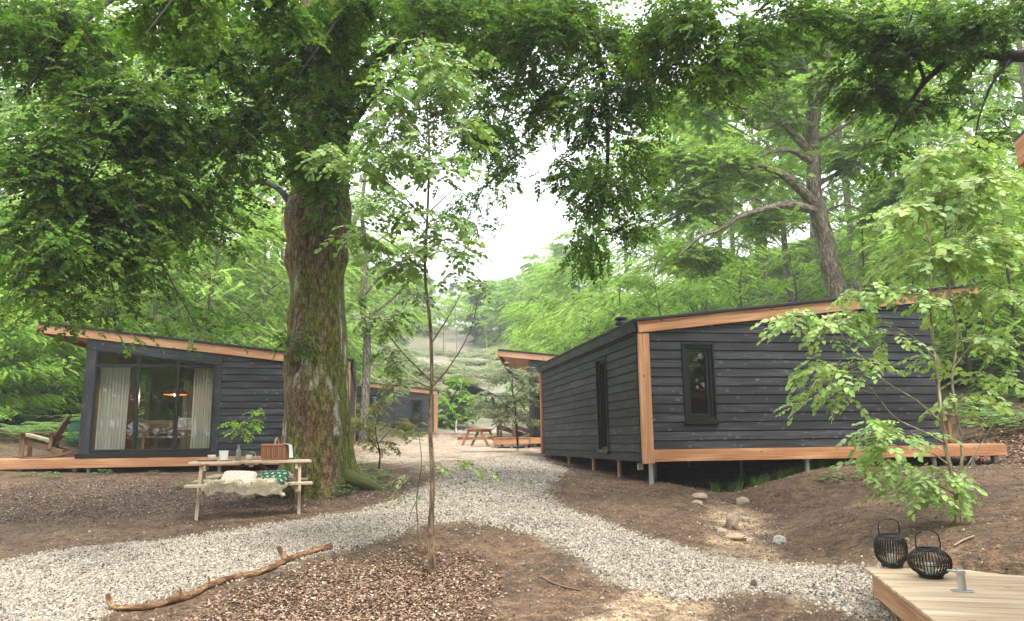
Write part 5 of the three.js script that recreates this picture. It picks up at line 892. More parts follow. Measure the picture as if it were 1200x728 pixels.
// ---------------------------------------------------------------- lanterns and bracket on the near deck
const rattan = std({ color: tint(0.012, 0.011, 0.01), roughness: 0.5 });
function lantern(label, pos, prof, ribs, handle, turn) { // prof: [[radius, y]...]
  const g = thing('lantern', label, 'lantern', pos, turn, 'black rattan lanterns'), R = y => { for (let i = 1; i < prof.length; i++) if (y <= prof[i][1]) return lerp(prof[i - 1][0], prof[i][0], (y - prof[i - 1][1]) / (prof[i][1] - prof[i - 1][1])); return prof[prof.length - 1][0]; };
  const H = prof[prof.length - 1][1];
  for (let i = 0; i < ribs; i++) { const a = i / ribs * 6.283, p = curvePts(prof.map(([r, y]) => V(Math.cos(a) * r, y, Math.sin(a) * r)), 10); part('rib', tube(p, p.map(() => 0.0042), 5, true), rattan, g); }
  const ring = (r, y, t) => put(new THREE.TorusGeometry(r, t, 7, 36), 0, y, 0, Math.PI / 2);
  part('base_ring', merge([ring(prof[0][0], 0.008, 0.008), ring(prof[0][0], 0.022, 0.007), put(new THREE.CylinderGeometry(prof[0][0], prof[0][0], 0.012, 30), 0, 0.012, 0)]), rattan, g);
  part('top_ring', merge([ring(R(H), H, 0.008), ring(R(H) * 0.96, H + 0.01, 0.006)]), rattan, g);
  part('hoop', ring(R(H * 0.5) - 0.006, H * 0.5, 0.003), rattan, g);
  part('candle_glass', put(lathe([[0, 0], [0.04, 0], [0.042, 0.01], [0.042, 0.12], [0.04, 0.12], [0.039, 0.012], [0, 0.01]], 20), 0, 0.02, 0), clearGlass, g);
  part('candle', put(new THREE.CylinderGeometry(0.032, 0.032, 0.07, 18), 0, 0.067, 0), std({ color: tint(0.75, 0.72, 0.64), roughness: 0.6 }), g);
  const hp = handle.map(([x, y]) => V(x, y, 0)); const hc = curvePts(hp, 24); part('handle', tube(hc, hc.map(() => 0.0055), 6), rattan, g);
  return g;
}
{
  const a = onY(1046, 664.5, nDeck.y + 0.002), b = onY(1091.5, 677, nDeck.y + 0.002);
  lantern('tall barrel-shaped black rattan lantern on the near deck', a, [[0.075, 0.012], [0.08, 0.03], [0.108, 0.065], [0.12, 0.12], [0.12, 0.17], [0.108, 0.215], [0.085, 0.24]], 38, [[-0.085, 0.24], [-0.088, 0.3], [-0.08, 0.35], [0, 0.375], [0.08, 0.35], [0.088, 0.3], [0.085, 0.24]], 0.1);
  lantern('squat round black rattan lantern with arched handle on the near deck', b, [[0.075, 0.012], [0.085, 0.028], [0.128, 0.06], [0.146, 0.105], [0.138, 0.15], [0.108, 0.185], [0.08, 0.198]], 40, [[-0.082, 0.198], [-0.086, 0.25], [-0.072, 0.31], [0, 0.345], [0.072, 0.31], [0.086, 0.25], [0.082, 0.198]], -0.15);
  const c = onY(1128, 693, nDeck.y + 0.002), g = thing('metal_bracket', 'small galvanised parasol bracket screwed to the near deck', 'bracket', c, -0.25);
  part('foot_plate', box(0.13, 0.006, 0.07, 0, 0.003, 0), MAT.steel, g); part('upright', put(new THREE.CylinderGeometry(0.026, 0.026, 0.12, 20), 0, 0.066, 0), MAT.steel, g); part('clamp', box(0.05, 0.03, 0.06, 0, 0.125, 0, 0, 0, 0.1), MAT.steel, g); part('clamp_screw', put(new THREE.CylinderGeometry(0.008, 0.008, 0.07, 10), -0.045, 0.128, 0, 0, 0, 1.4), MAT.steel, g); for (const s of [-1, 1]) part('bolt', put(new THREE.CylinderGeometry(0.009, 0.009, 0.008, 6), s * 0.048, 0.01, 0.015), MAT.steel, g);
}
// ---------------------------------------------------------------- inside the glazed cabin
{
  const curtainMat = phys({ color: tint(0.6, 0.62, 0.55), transmission: 0.35, thickness: 0, roughness: 0.95, side: THREE.DoubleSide });
  const curtain = (label, u0, u1, z, y0, y1, f) => { const P = [], I = [], n = 90, m = 6; for (let j = 0; j <= m; j++) for (let i = 0; i <= n; i++) { const t = i / n; P.push(lerp(u0, u1, t), lerp(y0, y1, j / m), z + 0.035 * Math.sin(t * f) + 0.012 * Math.sin(t * f * 2.3 + j * 0.3)); } for (let j = 0; j < m; j++) for (let i = 0; i < n; i++) { const a = j * (n + 1) + i, b = a + n + 1; I.push(a, a + 1, b, b, a + 1, b + 1); } const g = rawGeo(P, null, I); g.computeVertexNormals(); return single('curtain', g, curtainMat, label, 'curtain', LO.clone(), LY); };
  curtain('sheer curtain bunched at the deck end of the big window', -CW + 0.18, -CW + 0.78, -0.24, 0.2, 2.16, 58);
  curtain('sheer curtain bunched at the boarded end of the big window', -GW.u0 - 0.5, -GW.u0 - 0.05, -0.24, 0.2, 2.16, 44);
  curtain('sheer curtain by the side window deep in the glazed cabin', -4.5, -4.2, -4.4, 0.2, 2.2, 30);
  curtain('sheer curtain drawn across the back of the glazed cabin', -3.9, -3.3, -5.6, 0.2, 2.2, 40);
  const bulbMat = std({ color: tint(1, 0.9, 0.7), emissive: new THREE.Color(1, 0.55, 0.22), emissiveIntensity: 5 });
  const lampAt = (label, u, y, z, prof, mat) => { const p = loc(cabL, -u, y, z), g = thing('pendant_lamp', label, 'lamp', p, 0); part('lamp_shade', lathe(prof, 24), mat, g); part('bulb', put(new THREE.SphereGeometry(0.045, 14, 10), 0, -0.03, 0), bulbMat, g); const top = roofY(u) - 0.08 - y; part('cord', put(new THREE.CylinderGeometry(0.004, 0.004, top - 0.1, 6), 0, 0.1 + (top - 0.1) / 2, 0), MAT.frame, g); const l = new THREE.PointLight(new THREE.Color(1, 0.6, 0.3), 0.9, 0, 2); l.position.copy(p).add(V(0, -0.1, 0)); l.castShadow = true; scene.add(l); };
  lampAt('round copper-coloured pendant lamp glowing inside the glazed cabin', 3.98, 1.66, -1.3, [[0.26, -0.06], [0.24, 0.0], [0.16, 0.06], [0.05, 0.1], [0.0, 0.102]], std({ color: tint(0.3, 0.1, 0.04), roughness: 0.4, metalness: 0.5, side: THREE.DoubleSide }));
  lampAt('woven basket pendant lamp inside the glazed cabin', 3.3, 1.6, -2.0, [[0.1, -0.16], [0.19, -0.08], [0.2, 0.02], [0.12, 0.1], [0.02, 0.12]], std({ color: tint(0.4, 0.2, 0.1), roughness: 0.8, side: THREE.DoubleSide }));
  const tbl = thing('dining_table', 'brown wooden dining table inside the glazed cabin', 'table', loc(cabL, -3.7, 0.185, -1.6), LY), tm = MAT.chair[0];
  part('table_top', box(1.7, 0.04, 0.85, 0, 0.74, 0), tm, tbl); for (const [x, z] of [[-0.78, -0.36], [0.78, -0.36], [-0.78, 0.36], [0.78, 0.36]]) part('leg', box(0.07, 0.72, 0.07, x, 0.36, z), tm, tbl);
  const bn = thing('bench', 'brown wooden bench beside the dining table inside the glazed cabin', 'bench', loc(cabL, -3.8, 0.185, -0.85), LY); part('seat', box(1.5, 0.04, 0.34, 0, 0.44, 0), tm, bn); part('backrest', box(1.5, 0.3, 0.035, 0, 0.66, 0.15), tm, bn); for (const x of [-0.65, 0.65]) part('leg', box(0.06, 0.42, 0.3, x, 0.21, 0), tm, bn);
  fleece('white sheepskin over the bench back inside the glazed cabin', loc(cabL, -3.55, 0.185, -0.85), LY, (u, v) => V(u * 0.2, 0.83 - Math.abs(v) * 0.24, 0.15 + (v < 0 ? -1 : 1) * (0.03 + 0.02 * Math.abs(v))), 700, 15, 0.03, std({ color: tint(0.75, 0.73, 0.68), roughness: 1, side: THREE.DoubleSide }));
}
// ---------------------------------------------------------------- gravel, leaf litter, stones, fallen wood
function pebbleGeo(seed, sq = 0.7) { const g = new THREE.IcosahedronGeometry(0.5, 0), r = rng(seed), p = g.attributes.position, m = {}; for (let i = 0; i < p.count; i++) { const k = [p.getX(i), p.getY(i), p.getZ(i)].map(v => v.toFixed(3)).join(); const s = m[k] ??= 0.72 + 0.5 * r(); p.setXYZ(i, p.getX(i) * s, p.getY(i) * s * sq, p.getZ(i) * s); } g.deleteAttribute('uv'); g.computeVertexNormals(); return g; }
function scatter(name, geo, mat, list, label) { const m = new THREE.InstancedMesh(geo, mat, list.length); m.name = numbered(name); setData(m, label, name.replace(/_/g, ' '), null, 'stuff'); m.castShadow = m.receiveShadow = true; const c = new THREE.Color(); list.forEach((q, i) => { E1.set(q[3], q[4], q[5]); Q1.setFromEuler(E1); MM.compose(V(q[0], q[1], q[2]), Q1, V(q[6], q[6] * (q[8] ?? 1), q[6])); m.setMatrixAt(i, MM); m.setColorAt(i, c.setRGB(...q[7])); }); scene.add(m); return m; }
{
  const r = rng(2024), G = [];
  const bb = pl => [Math.min(...pl.map(p => p[0])), Math.max(...pl.map(p => p[0])), Math.min(...pl.map(p => p[1])), Math.max(...pl.map(p => p[1]))];
  const [x0, x1, z0, z1] = bb(PATH); let n = 0, tries = 0;
  while (n < 100000 && tries++ < 1400000) {
    const x = lerp(Math.max(x0, -8), Math.min(x1, 8), r()), z = lerp(Math.max(z0, -19), Math.min(-4.8, z1), r()), d = -z;
    if (Math.abs(x) > 0.74 * d + 0.4) continue;
    if (d > 11 && r() > 0.55) continue;
    const e = edgeDist(PATH, x, z) + 0.22 * fbm(x * 1.6, z * 1.6, 7); if (e < -0.12 || (e < 0.1 && r() > (e + 0.12) / 0.22 * 0.8) ) continue;
    const thin = fbm(x * 0.9 + 5, z * 0.9, 2); if (thin > 0.12 && r() < 0.55 * sstep(0.12, 0.3, thin)) continue;
    const t = r(), v = 0.75 + 0.5 * r(), c = t < 0.5 ? [0.39, 0.335, 0.265] : t < 0.68 ? [0.52, 0.47, 0.4] : t < 0.87 ? [0.31, 0.235, 0.165] : t < 0.95 ? [0.19, 0.17, 0.15] : [0.07, 0.06, 0.055];
    const s = (d > 11 ? 1.3 : 1) * 0.8 * (0.017 + 0.022 * r() * r() + 0.012 * r()); G.push([x, height(x, z) + s * 0.18 + 0.012 * clamp(e * 4) * r(), z, r() * 6.28, r() * 6.28, r() * 6.28, s, c.map(q => q * v)]); n++;
  }
  // loose stones strayed over the soil, thicker in the washed-out gully
  tries = 0; n = 0; while (n < 9000 && tries++ < 200000) { const x = lerp(-8, 8, r()), z = lerp(-16, -5, r()); if (Math.abs(x) > -0.75 * z) continue; const sd = Math.max(edgeDist(SAND, x, z), edgeDist(SAND2, x, z)), e = edgeDist(PATH, x, z); const w = (sd > -0.2 ? 0.5 : 0) + 0.35 * Math.exp(Math.min(0, e) * 3) + 0.03; if (r() > w) continue; const s = 0.01 + 0.03 * r() * r(), v = 0.6 + 0.6 * r(); G.push([x, height(x, z) + s * 0.15, z, r() * 6, r() * 6, r() * 6, s, [0.36 * v, 0.29 * v, 0.21 * v]]); n++; }
  const gm = std({ color: tint(1), roughness: 0.85 });
  scatter('gravel', pebbleGeo(41), gm, G, 'loose pale gravel of the winding path');
  structure('path', (() => { // bed of the path: a thin sheet of stone dust that follows the ground
    const P = [], U = [], I = [], id = {}; const S = 0.1; const get = (i, j) => { const k = i + ',' + j; if (id[k] === undefined) { id[k] = P.length / 3; const x = i * S, z = j * S; const e = edgeDist(PATH, x, z) + 0.15 * fbm(x * 1.6, z * 1.6, 7); P.push(x, height(x, z) + (e < 0.1 ? -0.02 + 0.032 * clamp((e + 0.1) / 0.2) : 0.012), z); U.push(x, -z); } return id[k]; };
    for (let j = Math.floor(z0 / S); j < z1 / S; j++) for (let i = Math.floor(Math.max(x0, -12) / S); i < Math.min(x1, 12) / S; i++) if (edgeDist(PATH, (i + 0.5) * S, (j + 0.5) * S) > -0.05) { const a = get(i, j), b = get(i + 1, j), c = get(i, j + 1), d = get(i + 1, j + 1); I.push(a, c, b, b, c, d); }
    const g = rawGeo(P, U, I); g.computeVertexNormals(); return g; })(), (() => { const a = vnoise(60, 60, 401), b = vnoise(160, 160, 402), c = vnoise(9, 9, 403); const t = tex(512, 512, (u, v) => { const q = a(u, v), p = b(u, v); let s = 0.42 + 0.35 * (q - 0.5) + 0.7 * (p - 0.5) + 0.2 * (c(u, v) - 0.5); return [s * 1.0, s * 0.95, s * 0.87]; }); t.repeat.set(0.6, 0.6); const bm = tex(512, 512, (u, v) => { const s = 0.5 * a(u, v) + 0.5 * b(u, v); return [s, s, s]; }, false); bm.repeat.set(0.6, 0.6); return std({ map: t, bumpMap: bm, bumpScale: 0.02, roughness: 0.95 }); })());
  // leaf litter
  const leaf = (() => { const P = [], q = [[0, 0, 0], [0.4, 0.1, 0.28], [1, 0.06, 0], [0.4, 0.12, -0.28], [0.5, -0.02, 0]]; for (const t of [[0, 1, 4], [1, 2, 4], [0, 4, 3], [3, 4, 2]]) for (const k of t) P.push(...q[k]); const g = rawGeo(P); g.translate(-0.5, 0, 0); g.computeVertexNormals(); return g; })();
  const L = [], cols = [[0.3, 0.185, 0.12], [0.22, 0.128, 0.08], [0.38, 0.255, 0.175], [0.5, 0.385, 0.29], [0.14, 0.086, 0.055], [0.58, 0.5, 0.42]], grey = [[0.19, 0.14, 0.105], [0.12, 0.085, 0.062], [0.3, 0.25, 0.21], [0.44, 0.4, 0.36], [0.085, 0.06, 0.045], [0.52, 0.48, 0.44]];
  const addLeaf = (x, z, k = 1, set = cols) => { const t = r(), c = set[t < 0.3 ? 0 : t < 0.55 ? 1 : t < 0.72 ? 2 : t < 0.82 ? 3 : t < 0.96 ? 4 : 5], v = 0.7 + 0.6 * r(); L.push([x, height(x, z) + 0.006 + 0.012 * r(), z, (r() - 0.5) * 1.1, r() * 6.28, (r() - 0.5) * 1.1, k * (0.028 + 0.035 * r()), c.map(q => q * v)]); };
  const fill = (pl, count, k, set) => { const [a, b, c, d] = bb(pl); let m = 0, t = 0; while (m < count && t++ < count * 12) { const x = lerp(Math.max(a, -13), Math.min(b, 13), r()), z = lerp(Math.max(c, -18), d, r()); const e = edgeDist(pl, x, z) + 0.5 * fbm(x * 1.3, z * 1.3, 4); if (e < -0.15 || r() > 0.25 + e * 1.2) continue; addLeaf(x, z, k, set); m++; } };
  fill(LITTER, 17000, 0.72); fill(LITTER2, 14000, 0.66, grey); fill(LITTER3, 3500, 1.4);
  for (let i = 0; i < 9000; i++) { const x = lerp(-9, 10, r()), z = lerp(-17, -5, r()); if (Math.abs(x) > -0.76 * z) continue; if (edgeDist(PATH, x, z) > 0.05 && r() < 0.9) continue; if (fbm(x * 0.8, z * 0.8, 9) < -0.05 && r() < 0.75) continue; addLeaf(x, z, 0.8); }
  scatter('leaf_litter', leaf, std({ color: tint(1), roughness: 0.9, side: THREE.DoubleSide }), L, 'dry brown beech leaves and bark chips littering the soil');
  // soil crumbs
  const S = []; for (let i = 0; i < 26000; i++) { const x = lerp(-9, 10, r()), z = lerp(-15, -5, r()); if (Math.abs(x) > -0.76 * z || edgeDist(PATH, x, z) > -0.02) continue; const s = 0.008 + 0.03 * r() ** 4, v = 0.7 + 0.7 * r(); S.push([x, height(x, z) + s * 0.1, z, r() * 6, r() * 6, r() * 6, s, [0.2 * v, 0.135 * v, 0.085 * v]]); }
  scatter('soil_crumbs', pebbleGeo(55, 0.8), std({ color: tint(1), roughness: 1 }), S, 'loose crumbs of brown soil on the bare banks');
}
function rock(label, px, py, w, h, seed, col, group) { const p = onGround(px, py), d = -p.z, s = w * d / FOC; const g = new THREE.IcosahedronGeometry(0.5, 3), q = g.attributes.position; for (let i = 0; i < q.count; i++) { const v = V(q.getX(i), q.getY(i), q.getZ(i)), n = v.clone().normalize(); let k = 1 + 0.35 * noise(n.x * 1.6 + seed, n.y * 1.6, n.z * 1.6) + 0.12 * noise(n.x * 5, n.y * 5 + seed, n.z * 5); k = Math.min(k, 1.08); v.multiplyScalar(k); q.setXYZ(i, v.x * s * 1.25, Math.max(-0.4, v.y) * h * 1.7 * d / FOC, v.z * s); } g.computeVertexNormals(); const a = vnoise(30, 30, seed + 500); p.y = height(p.x, p.z) + 0.25 * h * d / FOC; return single('rock', g, std({ color: tint(...col), roughness: 0.92, bumpMap: barkBump, bumpScale: 0.01 }), label, 'rock', p, seed, group); }
rock('rounded brown rock lying in the middle of the sandy gully', 858, 618, 15, 15, 1, [0.3, 0.22, 0.16]);
rock('pale grey pointed stone on the soil right of the gully mouth', 914, 637, 13, 8, 2, [0.5, 0.48, 0.44]);
rock('flat pale stone on the bank below the stilted cabin', 870, 589, 12, 7, 3, [0.45, 0.38, 0.3]);
rock('flat tan slab at the head of the gully', 820, 585, 17, 6, 4, [0.42, 0.33, 0.24]);
rock('small tan slab just below the head of the gully', 817, 591, 12, 5, 5, [0.44, 0.34, 0.25]);
rock('tan stone at the left edge of the gully bed', 846, 626, 9, 6, 6, [0.42, 0.34, 0.25]);
rock('white stone in the grass under the stilted cabin', 871, 560, 6, 5, 7, [0.62, 0.6, 0.56]);
rock('thin layered stone beside the rounded brown rock', 872, 610, 13, 5, 8, [0.35, 0.26, 0.18]);
rock('broken slab below the rounded brown rock', 862, 632, 20, 5, 9, [0.4, 0.3, 0.2]);
rock('dark lump of earth at the path edge', 884, 690, 7, 7, 10, [0.12, 0.08, 0.05]);
{ // fallen branch lying across the litter
  const L = (l, lift) => l.map(([x, y]) => { const p = onGround(x, y); p.y = height(p.x, p.z) + lift; return p; });
  const m = L([[131, 715], [150, 716], [172, 716], [198, 712], [222, 704], [244, 692], [266, 683], [300, 675], [330, 662], [362, 652], [388, 646]], 0.03), base = m[0].clone(), rel = q => q.map(p => p.clone().sub(base));
  const g = thing('fallen_branch', 'long peeled fallen branch lying across the leaf litter', 'branch', base), pt = curvePts(rel(m), 70);
  const bt = barkTexOf(hex('#4f301c'), hex('#8d6a47'), hex('#b89a70'), hex('#54321d'), 611); bt.repeat.set(1.5, 1.2); const bm = std({ map: bt, roughness: 0.8, bumpMap: barkBump, bumpScale: 0.012 });
  part('stem', tube(pt, pt.map((_, i) => lerp(0.026, 0.037, i / 70) * (1 + 0.14 * noise(i * 0.35, 3))), 12, true, 0.12, 9), bm, g);
  const fork = (a, b, c, r0) => { const q = curvePts([a, b, c], 8); part('fork', tube(q, q.map((_, i) => lerp(r0, r0 * 0.7, i / 8)), 9, true, 0.12, 9), bm, g); };
  const up = (p, x, y, z) => p.clone().add(V(x, y, z)); fork(pt[1], up(pt[1], -0.06, 0.04, -0.03), up(pt[1], -0.1, 0.1, -0.06), 0.03); fork(pt[57], up(pt[57], -0.05, 0.07, -0.03), up(pt[57], -0.1, 0.14, -0.05), 0.034); fork(pt[24], up(pt[24], 0.01, 0.05, 0), up(pt[24], 0.0, 0.09, -0.01), 0.018); fork(pt[36], up(pt[36], -0.02, 0.04, 0), up(pt[36], -0.03, 0.08, 0), 0.014);
  const sm = L([[634, 675], [645, 681], [660, 687], [680, 693]], 0.012); const sp = curvePts(sm.map(p => p.clone().sub(sm[0])), 14); single('stick', tube(sp, sp.map((_, i) => lerp(0.014, 0.007, i / 14)), 7, true, 0.15, 12), std({ color: tint(0.2, 0.12, 0.08), roughness: 0.9 }), 'thin brown stick on the bare soil beside the gravel path', 'stick', sm[0]);
  const s2 = L([[1118, 640], [1130, 634], [1142, 629]], 0.015), q2 = curvePts(s2.map(p => p.clone().sub(s2[0])), 10); single('stick', tube(q2, q2.map(() => 0.009), 7, true, 0.15, 12), std({ color: tint(0.32, 0.24, 0.17), roughness: 0.9 }), 'pale stick on the bank behind the black lanterns', 'stick', s2[0]);
}
// ---------------------------------------------------------------- saplings and shrubs
leafyTree('sapling', 'slender beech sapling growing from the leaf litter between the path arms', 'tree', {
  seed: 41, bark: BARK.sapling, twig: BARK.sapling, spray: SPRAY.young, leaf: LEAF.young, twigScale: 0.7, density: 1.5,
  stems: [{ pts: [onGround(506, 671), at(505, 620, 8.2), at(507, 560, 8.2), at(504, 500, 8.2), at(506, 440, 8.2), at(504, 380, 8.2), at(498, 320, 8.2), at(501, 250, 8.2), at(503, 170, 8.2), at(498, 100, 8.2), at(494, 40, 8.2)], r0: 0.033, r1: 0.008, n: 40, seg: 10, wob: 0.1, wf: 5, flare: 0.5 }, stemPx([[505, 446, 8.2], [480, 422, 8.1], [455, 392, 8], [440, 362, 8]], 0.014, 0.004), stemPx([[506, 455, 8.2], [530, 425, 8.3], [552, 385, 8.4], [562, 340, 8.4]], 0.012, 0.003), stemPx([[504, 405, 8.2], [525, 372, 8.3], [545, 335, 8.3]], 0.011, 0.003), stemPx([[499, 320, 8.2], [465, 290, 8], [430, 265, 7.9]], 0.011, 0.003), stemPx([[501, 260, 8.2], [455, 215, 8], [410, 195, 7.8], [385, 190, 7.7]], 0.011, 0.003), stemPx([[501, 250, 8.2], [535, 220, 8.4], [562, 205, 8.5]], 0.01, 0.003), stemPx([[503, 170, 8.2], [470, 130, 8], [440, 105, 7.9]], 0.01, 0.003), stemPx([[501, 150, 8.2], [530, 115, 8.3], [560, 90, 8.4]], 0.01, 0.003)],
  masses: [[430, 190, 55, 22, 34], [395, 188, 26, 14, 14], [480, 180, 45, 22, 30], [530, 200, 42, 22, 26], [455, 245, 45, 28, 30], [520, 260, 40, 26, 24], [425, 275, 35, 22, 16], [470, 305, 40, 22, 20], [530, 300, 38, 22, 18], [460, 110, 50, 26, 28], [530, 100, 50, 26, 26], [490, 55, 55, 32, 26], [545, 70, 35, 25, 14], [440, 150, 40, 18, 20], [550, 150, 30, 20, 14]].map(([x, y, rx, ry, n]) => mass(x, y, 8.1, rx, ry, 0.5, n, { gate: -0.5, per: 4, s: 1, lo: 0.8, hi: 1.4, jit: 0.6 })).concat([[455, 370, 22, 30, 16], [470, 425, 24, 25, 14], [445, 420, 14, 20, 6], [540, 330, 30, 12, 9], [490, 350, 22, 12, 7], [455, 455, 16, 14, 6], [560, 330, 12, 8, 3]].map(([x, y, rx, ry, n]) => mass(x, y, 8.1, rx, ry, 0.35, n, { gate: -0.6, per: 3, s: 0.8, lo: 0.45, hi: 0.9, jit: 0.5 }))),
});
leafyTree('sapling', 'thin bare sapling shoot beside the slender beech sapling', 'tree', { seed: 42, bark: BARK.sapling, twig: BARK.sapling, spray: SPRAY.small, leaf: LEAF.young, twigScale: 0.5, stems: [{ pts: [onGround(497, 668), at(492, 630, 8.3), at(488, 590, 8.4), at(494, 540, 8.4), at(489, 500, 8.4)], r0: 0.012, r1: 0.003, n: 16, seg: 6 }, stemPx([[489, 585, 8.4], [482, 600, 8.4], [478, 620, 8.4]], 0.006, 0.002)], masses: [[490, 500, 10, 14, 5], [500, 545, 14, 8, 4], [480, 560, 14, 10, 4], [560, 545, 16, 10, 5], [470, 580, 12, 12, 4]].map(([x, y, rx, ry, n]) => mass(x, y, 8.4, rx, ry, 0.2, n, { gate: -1, per: 2, jit: 0.5 })) });
{ // sapling in front of the stilted cabin
  const b = onGround(1122, 613), d = -b.z;
  leafyTree('sapling', 'leafy many-stemmed sapling on the bank in front of the stilted cabin', 'tree', {
    seed: 43, bark: BARK.pale, twig: BARK.pale, spray: SPRAY.small.concat(SPRAY.young), leaf: leafMat([0.3, 0.48, 0.13], { specularIntensity: 1, clearcoat: 0.7, clearcoatRoughness: 0.32 }), twigScale: 0.7, density: 1.4,
    stems: [{ pts: [b, at(1121, 580, d), at(1112, 540, d), at(1104, 500, d), at(1100, 450, d), at(1094, 400, d), at(1090, 350, d), at(1092, 300, d), at(1084, 250, d), at(1078, 200, d)], r0: 0.026, r1: 0.006, n: 36, seg: 8 }, { pts: [b.clone().add(V(0.03, 0, 0)), at(1126, 570, d), at(1127, 520, d), at(1116, 450, d), at(1122, 390, d), at(1112, 330, d), at(1120, 270, d), at(1130, 200, d)], r0: 0.02, r1: 0.005, n: 30, seg: 8 }, stemPx([[1103, 495, d], [1075, 470, d], [1045, 452, d], [1010, 425, d], [985, 390, d]], 0.01, 0.003), stemPx([[1096, 420, d], [1070, 395, d], [1040, 380, d], [990, 362, d], [940, 368, d]], 0.01, 0.003), stemPx([[1108, 520, d], [1080, 505, d], [1050, 490, d], [1020, 455, d], [990, 430, d]], 0.01, 0.003), stemPx([[1118, 430, d], [1150, 390, d], [1180, 350, d], [1195, 330, d]], 0.01, 0.003), stemPx([[1112, 545, d], [1090, 530, d], [1060, 525, d], [1020, 515, d]], 0.008, 0.003), stemPx([[1125, 560, d], [1150, 520, d], [1180, 470, d]], 0.008, 0.003)],
    masses: [[930, 375, 30, 14, 22], [970, 385, 26, 22, 18], [1000, 372, 30, 16, 16], [960, 435, 18, 24, 12], [1010, 430, 28, 22, 14], [985, 465, 26, 20, 12], [950, 470, 20, 12, 8], [1020, 500, 34, 20, 18], [1055, 515, 30, 18, 16], [1030, 550, 40, 18, 20], [1090, 560, 42, 22, 34], [1110, 585, 24, 14, 16], [1060, 575, 30, 14, 14], [1045, 400, 26, 20, 10], [1060, 350, 34, 22, 16], [1110, 350, 40, 22, 26], [1165, 345, 34, 20, 22], [1085, 300, 46, 26, 30], [1140, 290, 46, 30, 34], [1050, 250, 36, 26, 20], [1100, 230, 50, 34, 44], [1150, 220, 40, 34, 36], [1120, 180, 44, 26, 36], [1070, 195, 34, 22, 18], [1130, 470, 30, 20, 12], [1165, 440, 30, 16, 12], [1150, 400, 26, 20, 10], [1185, 270, 20, 30, 14], [1100, 420, 22, 24, 8], [1010, 340, 30, 16, 14]].map(([x, y, rx, ry, n]) => mass(x, y, d - 0.1 + 0.02 * (x % 17), rx, ry, 0.4, n, { gate: -0.6, per: 3, s: y < 320 ? 1.35 : 1.05, lo: 0.8, hi: 1.5, jit: 0.6 })),
  });
}
leafyTree('young_tree', 'small reddish-green young tree between the beech and the far cabin', 'tree', { seed: 44, bark: BARK.dark, twig: BARK.twig, spray: SPRAY.small, leaf: leafMat([0.26, 0.3, 0.08]), density: 2.2, stems: [{ pts: [onGround(444, 549), at(445, 530, 15.5), at(440, 505, 15.5), at(446, 475, 15.5)], r0: 0.022, r1: 0.006, n: 14 }, stemPx([[444, 528, 15.5], [425, 505, 15.4], [412, 490, 15.4]], 0.01, 0.004), stemPx([[443, 520, 15.5], [462, 500, 15.5], [478, 488, 15.5]], 0.01, 0.004)], masses: [[425, 500, 20, 14, 16], [462, 500, 20, 14, 16], [445, 478, 18, 14, 14], [410, 490, 14, 10, 8], [440, 520, 28, 12, 16], [478, 505, 14, 12, 8], [455, 465, 14, 10, 7]].map(([x, y, rx, ry, n]) => mass(x, y, 15.5, rx, ry, 0.35, n, { gate: -0.6, per: 3, s: 1.2, jit: 0.7 })) });
leafyTree('young_tree', 'silvery-leaved young tree in front of the far deck chairs', 'tree', { seed: 45, bark: BARK.dark, twig: BARK.twig, spray: SPRAY.small, leaf: LEAF.silver, density: 3, stems: [{ pts: [onGround(607, 524), at(606, 510, 21), at(604, 480, 21), at(600, 450, 21), at(604, 425, 21)], r0: 0.04, r1: 0.01, n: 16 }, stemPx([[605, 485, 21], [585, 470, 21], [566, 462, 21]], 0.014, 0.004), stemPx([[603, 465, 21], [620, 445, 21], [634, 435, 21]], 0.014, 0.004)], masses: [[595, 440, 26, 18, 26], [620, 435, 20, 16, 18], [580, 465, 24, 14, 22], [610, 470, 22, 16, 20], [565, 480, 16, 12, 12], [590, 490, 24, 12, 16], [622, 495, 14, 12, 8], [630, 455, 12, 16, 10]].map(([x, y, rx, ry, n]) => mass(x, y, 21, rx, ry, 0.5, n, { gate: -0.3, per: 4, s: 1.5, jit: 1 })) });
leafyTree('birch_tree', 'bright green bushy birch with white stems at the yard edge by the far cabin', 'tree', { seed: 46, bark: BARK.pale, twig: BARK.twig, spray: SPRAY.oak, leaf: LEAF.shrub, density: 2.6, stems: [{ pts: [onGround(534, 508), at(536, 480, 40), at(540, 455, 40), at(545, 430, 40)], r0: 0.06, r1: 0.02, n: 12 }, stemPx([[535, 490, 40], [525, 465, 40], [520, 445, 40]], 0.03, 0.01)], masses: [[530, 470, 20, 22, 44], [545, 485, 16, 16, 30], [522, 488, 14, 14, 22], [540, 450, 14, 14, 20], [552, 468, 10, 14, 12]].map(([x, y, rx, ry, n]) => mass(x, y, 40, rx, ry, 0.9, n, { gate: -0.3, per: 5, s: 1.1, jit: 1.6 })) });
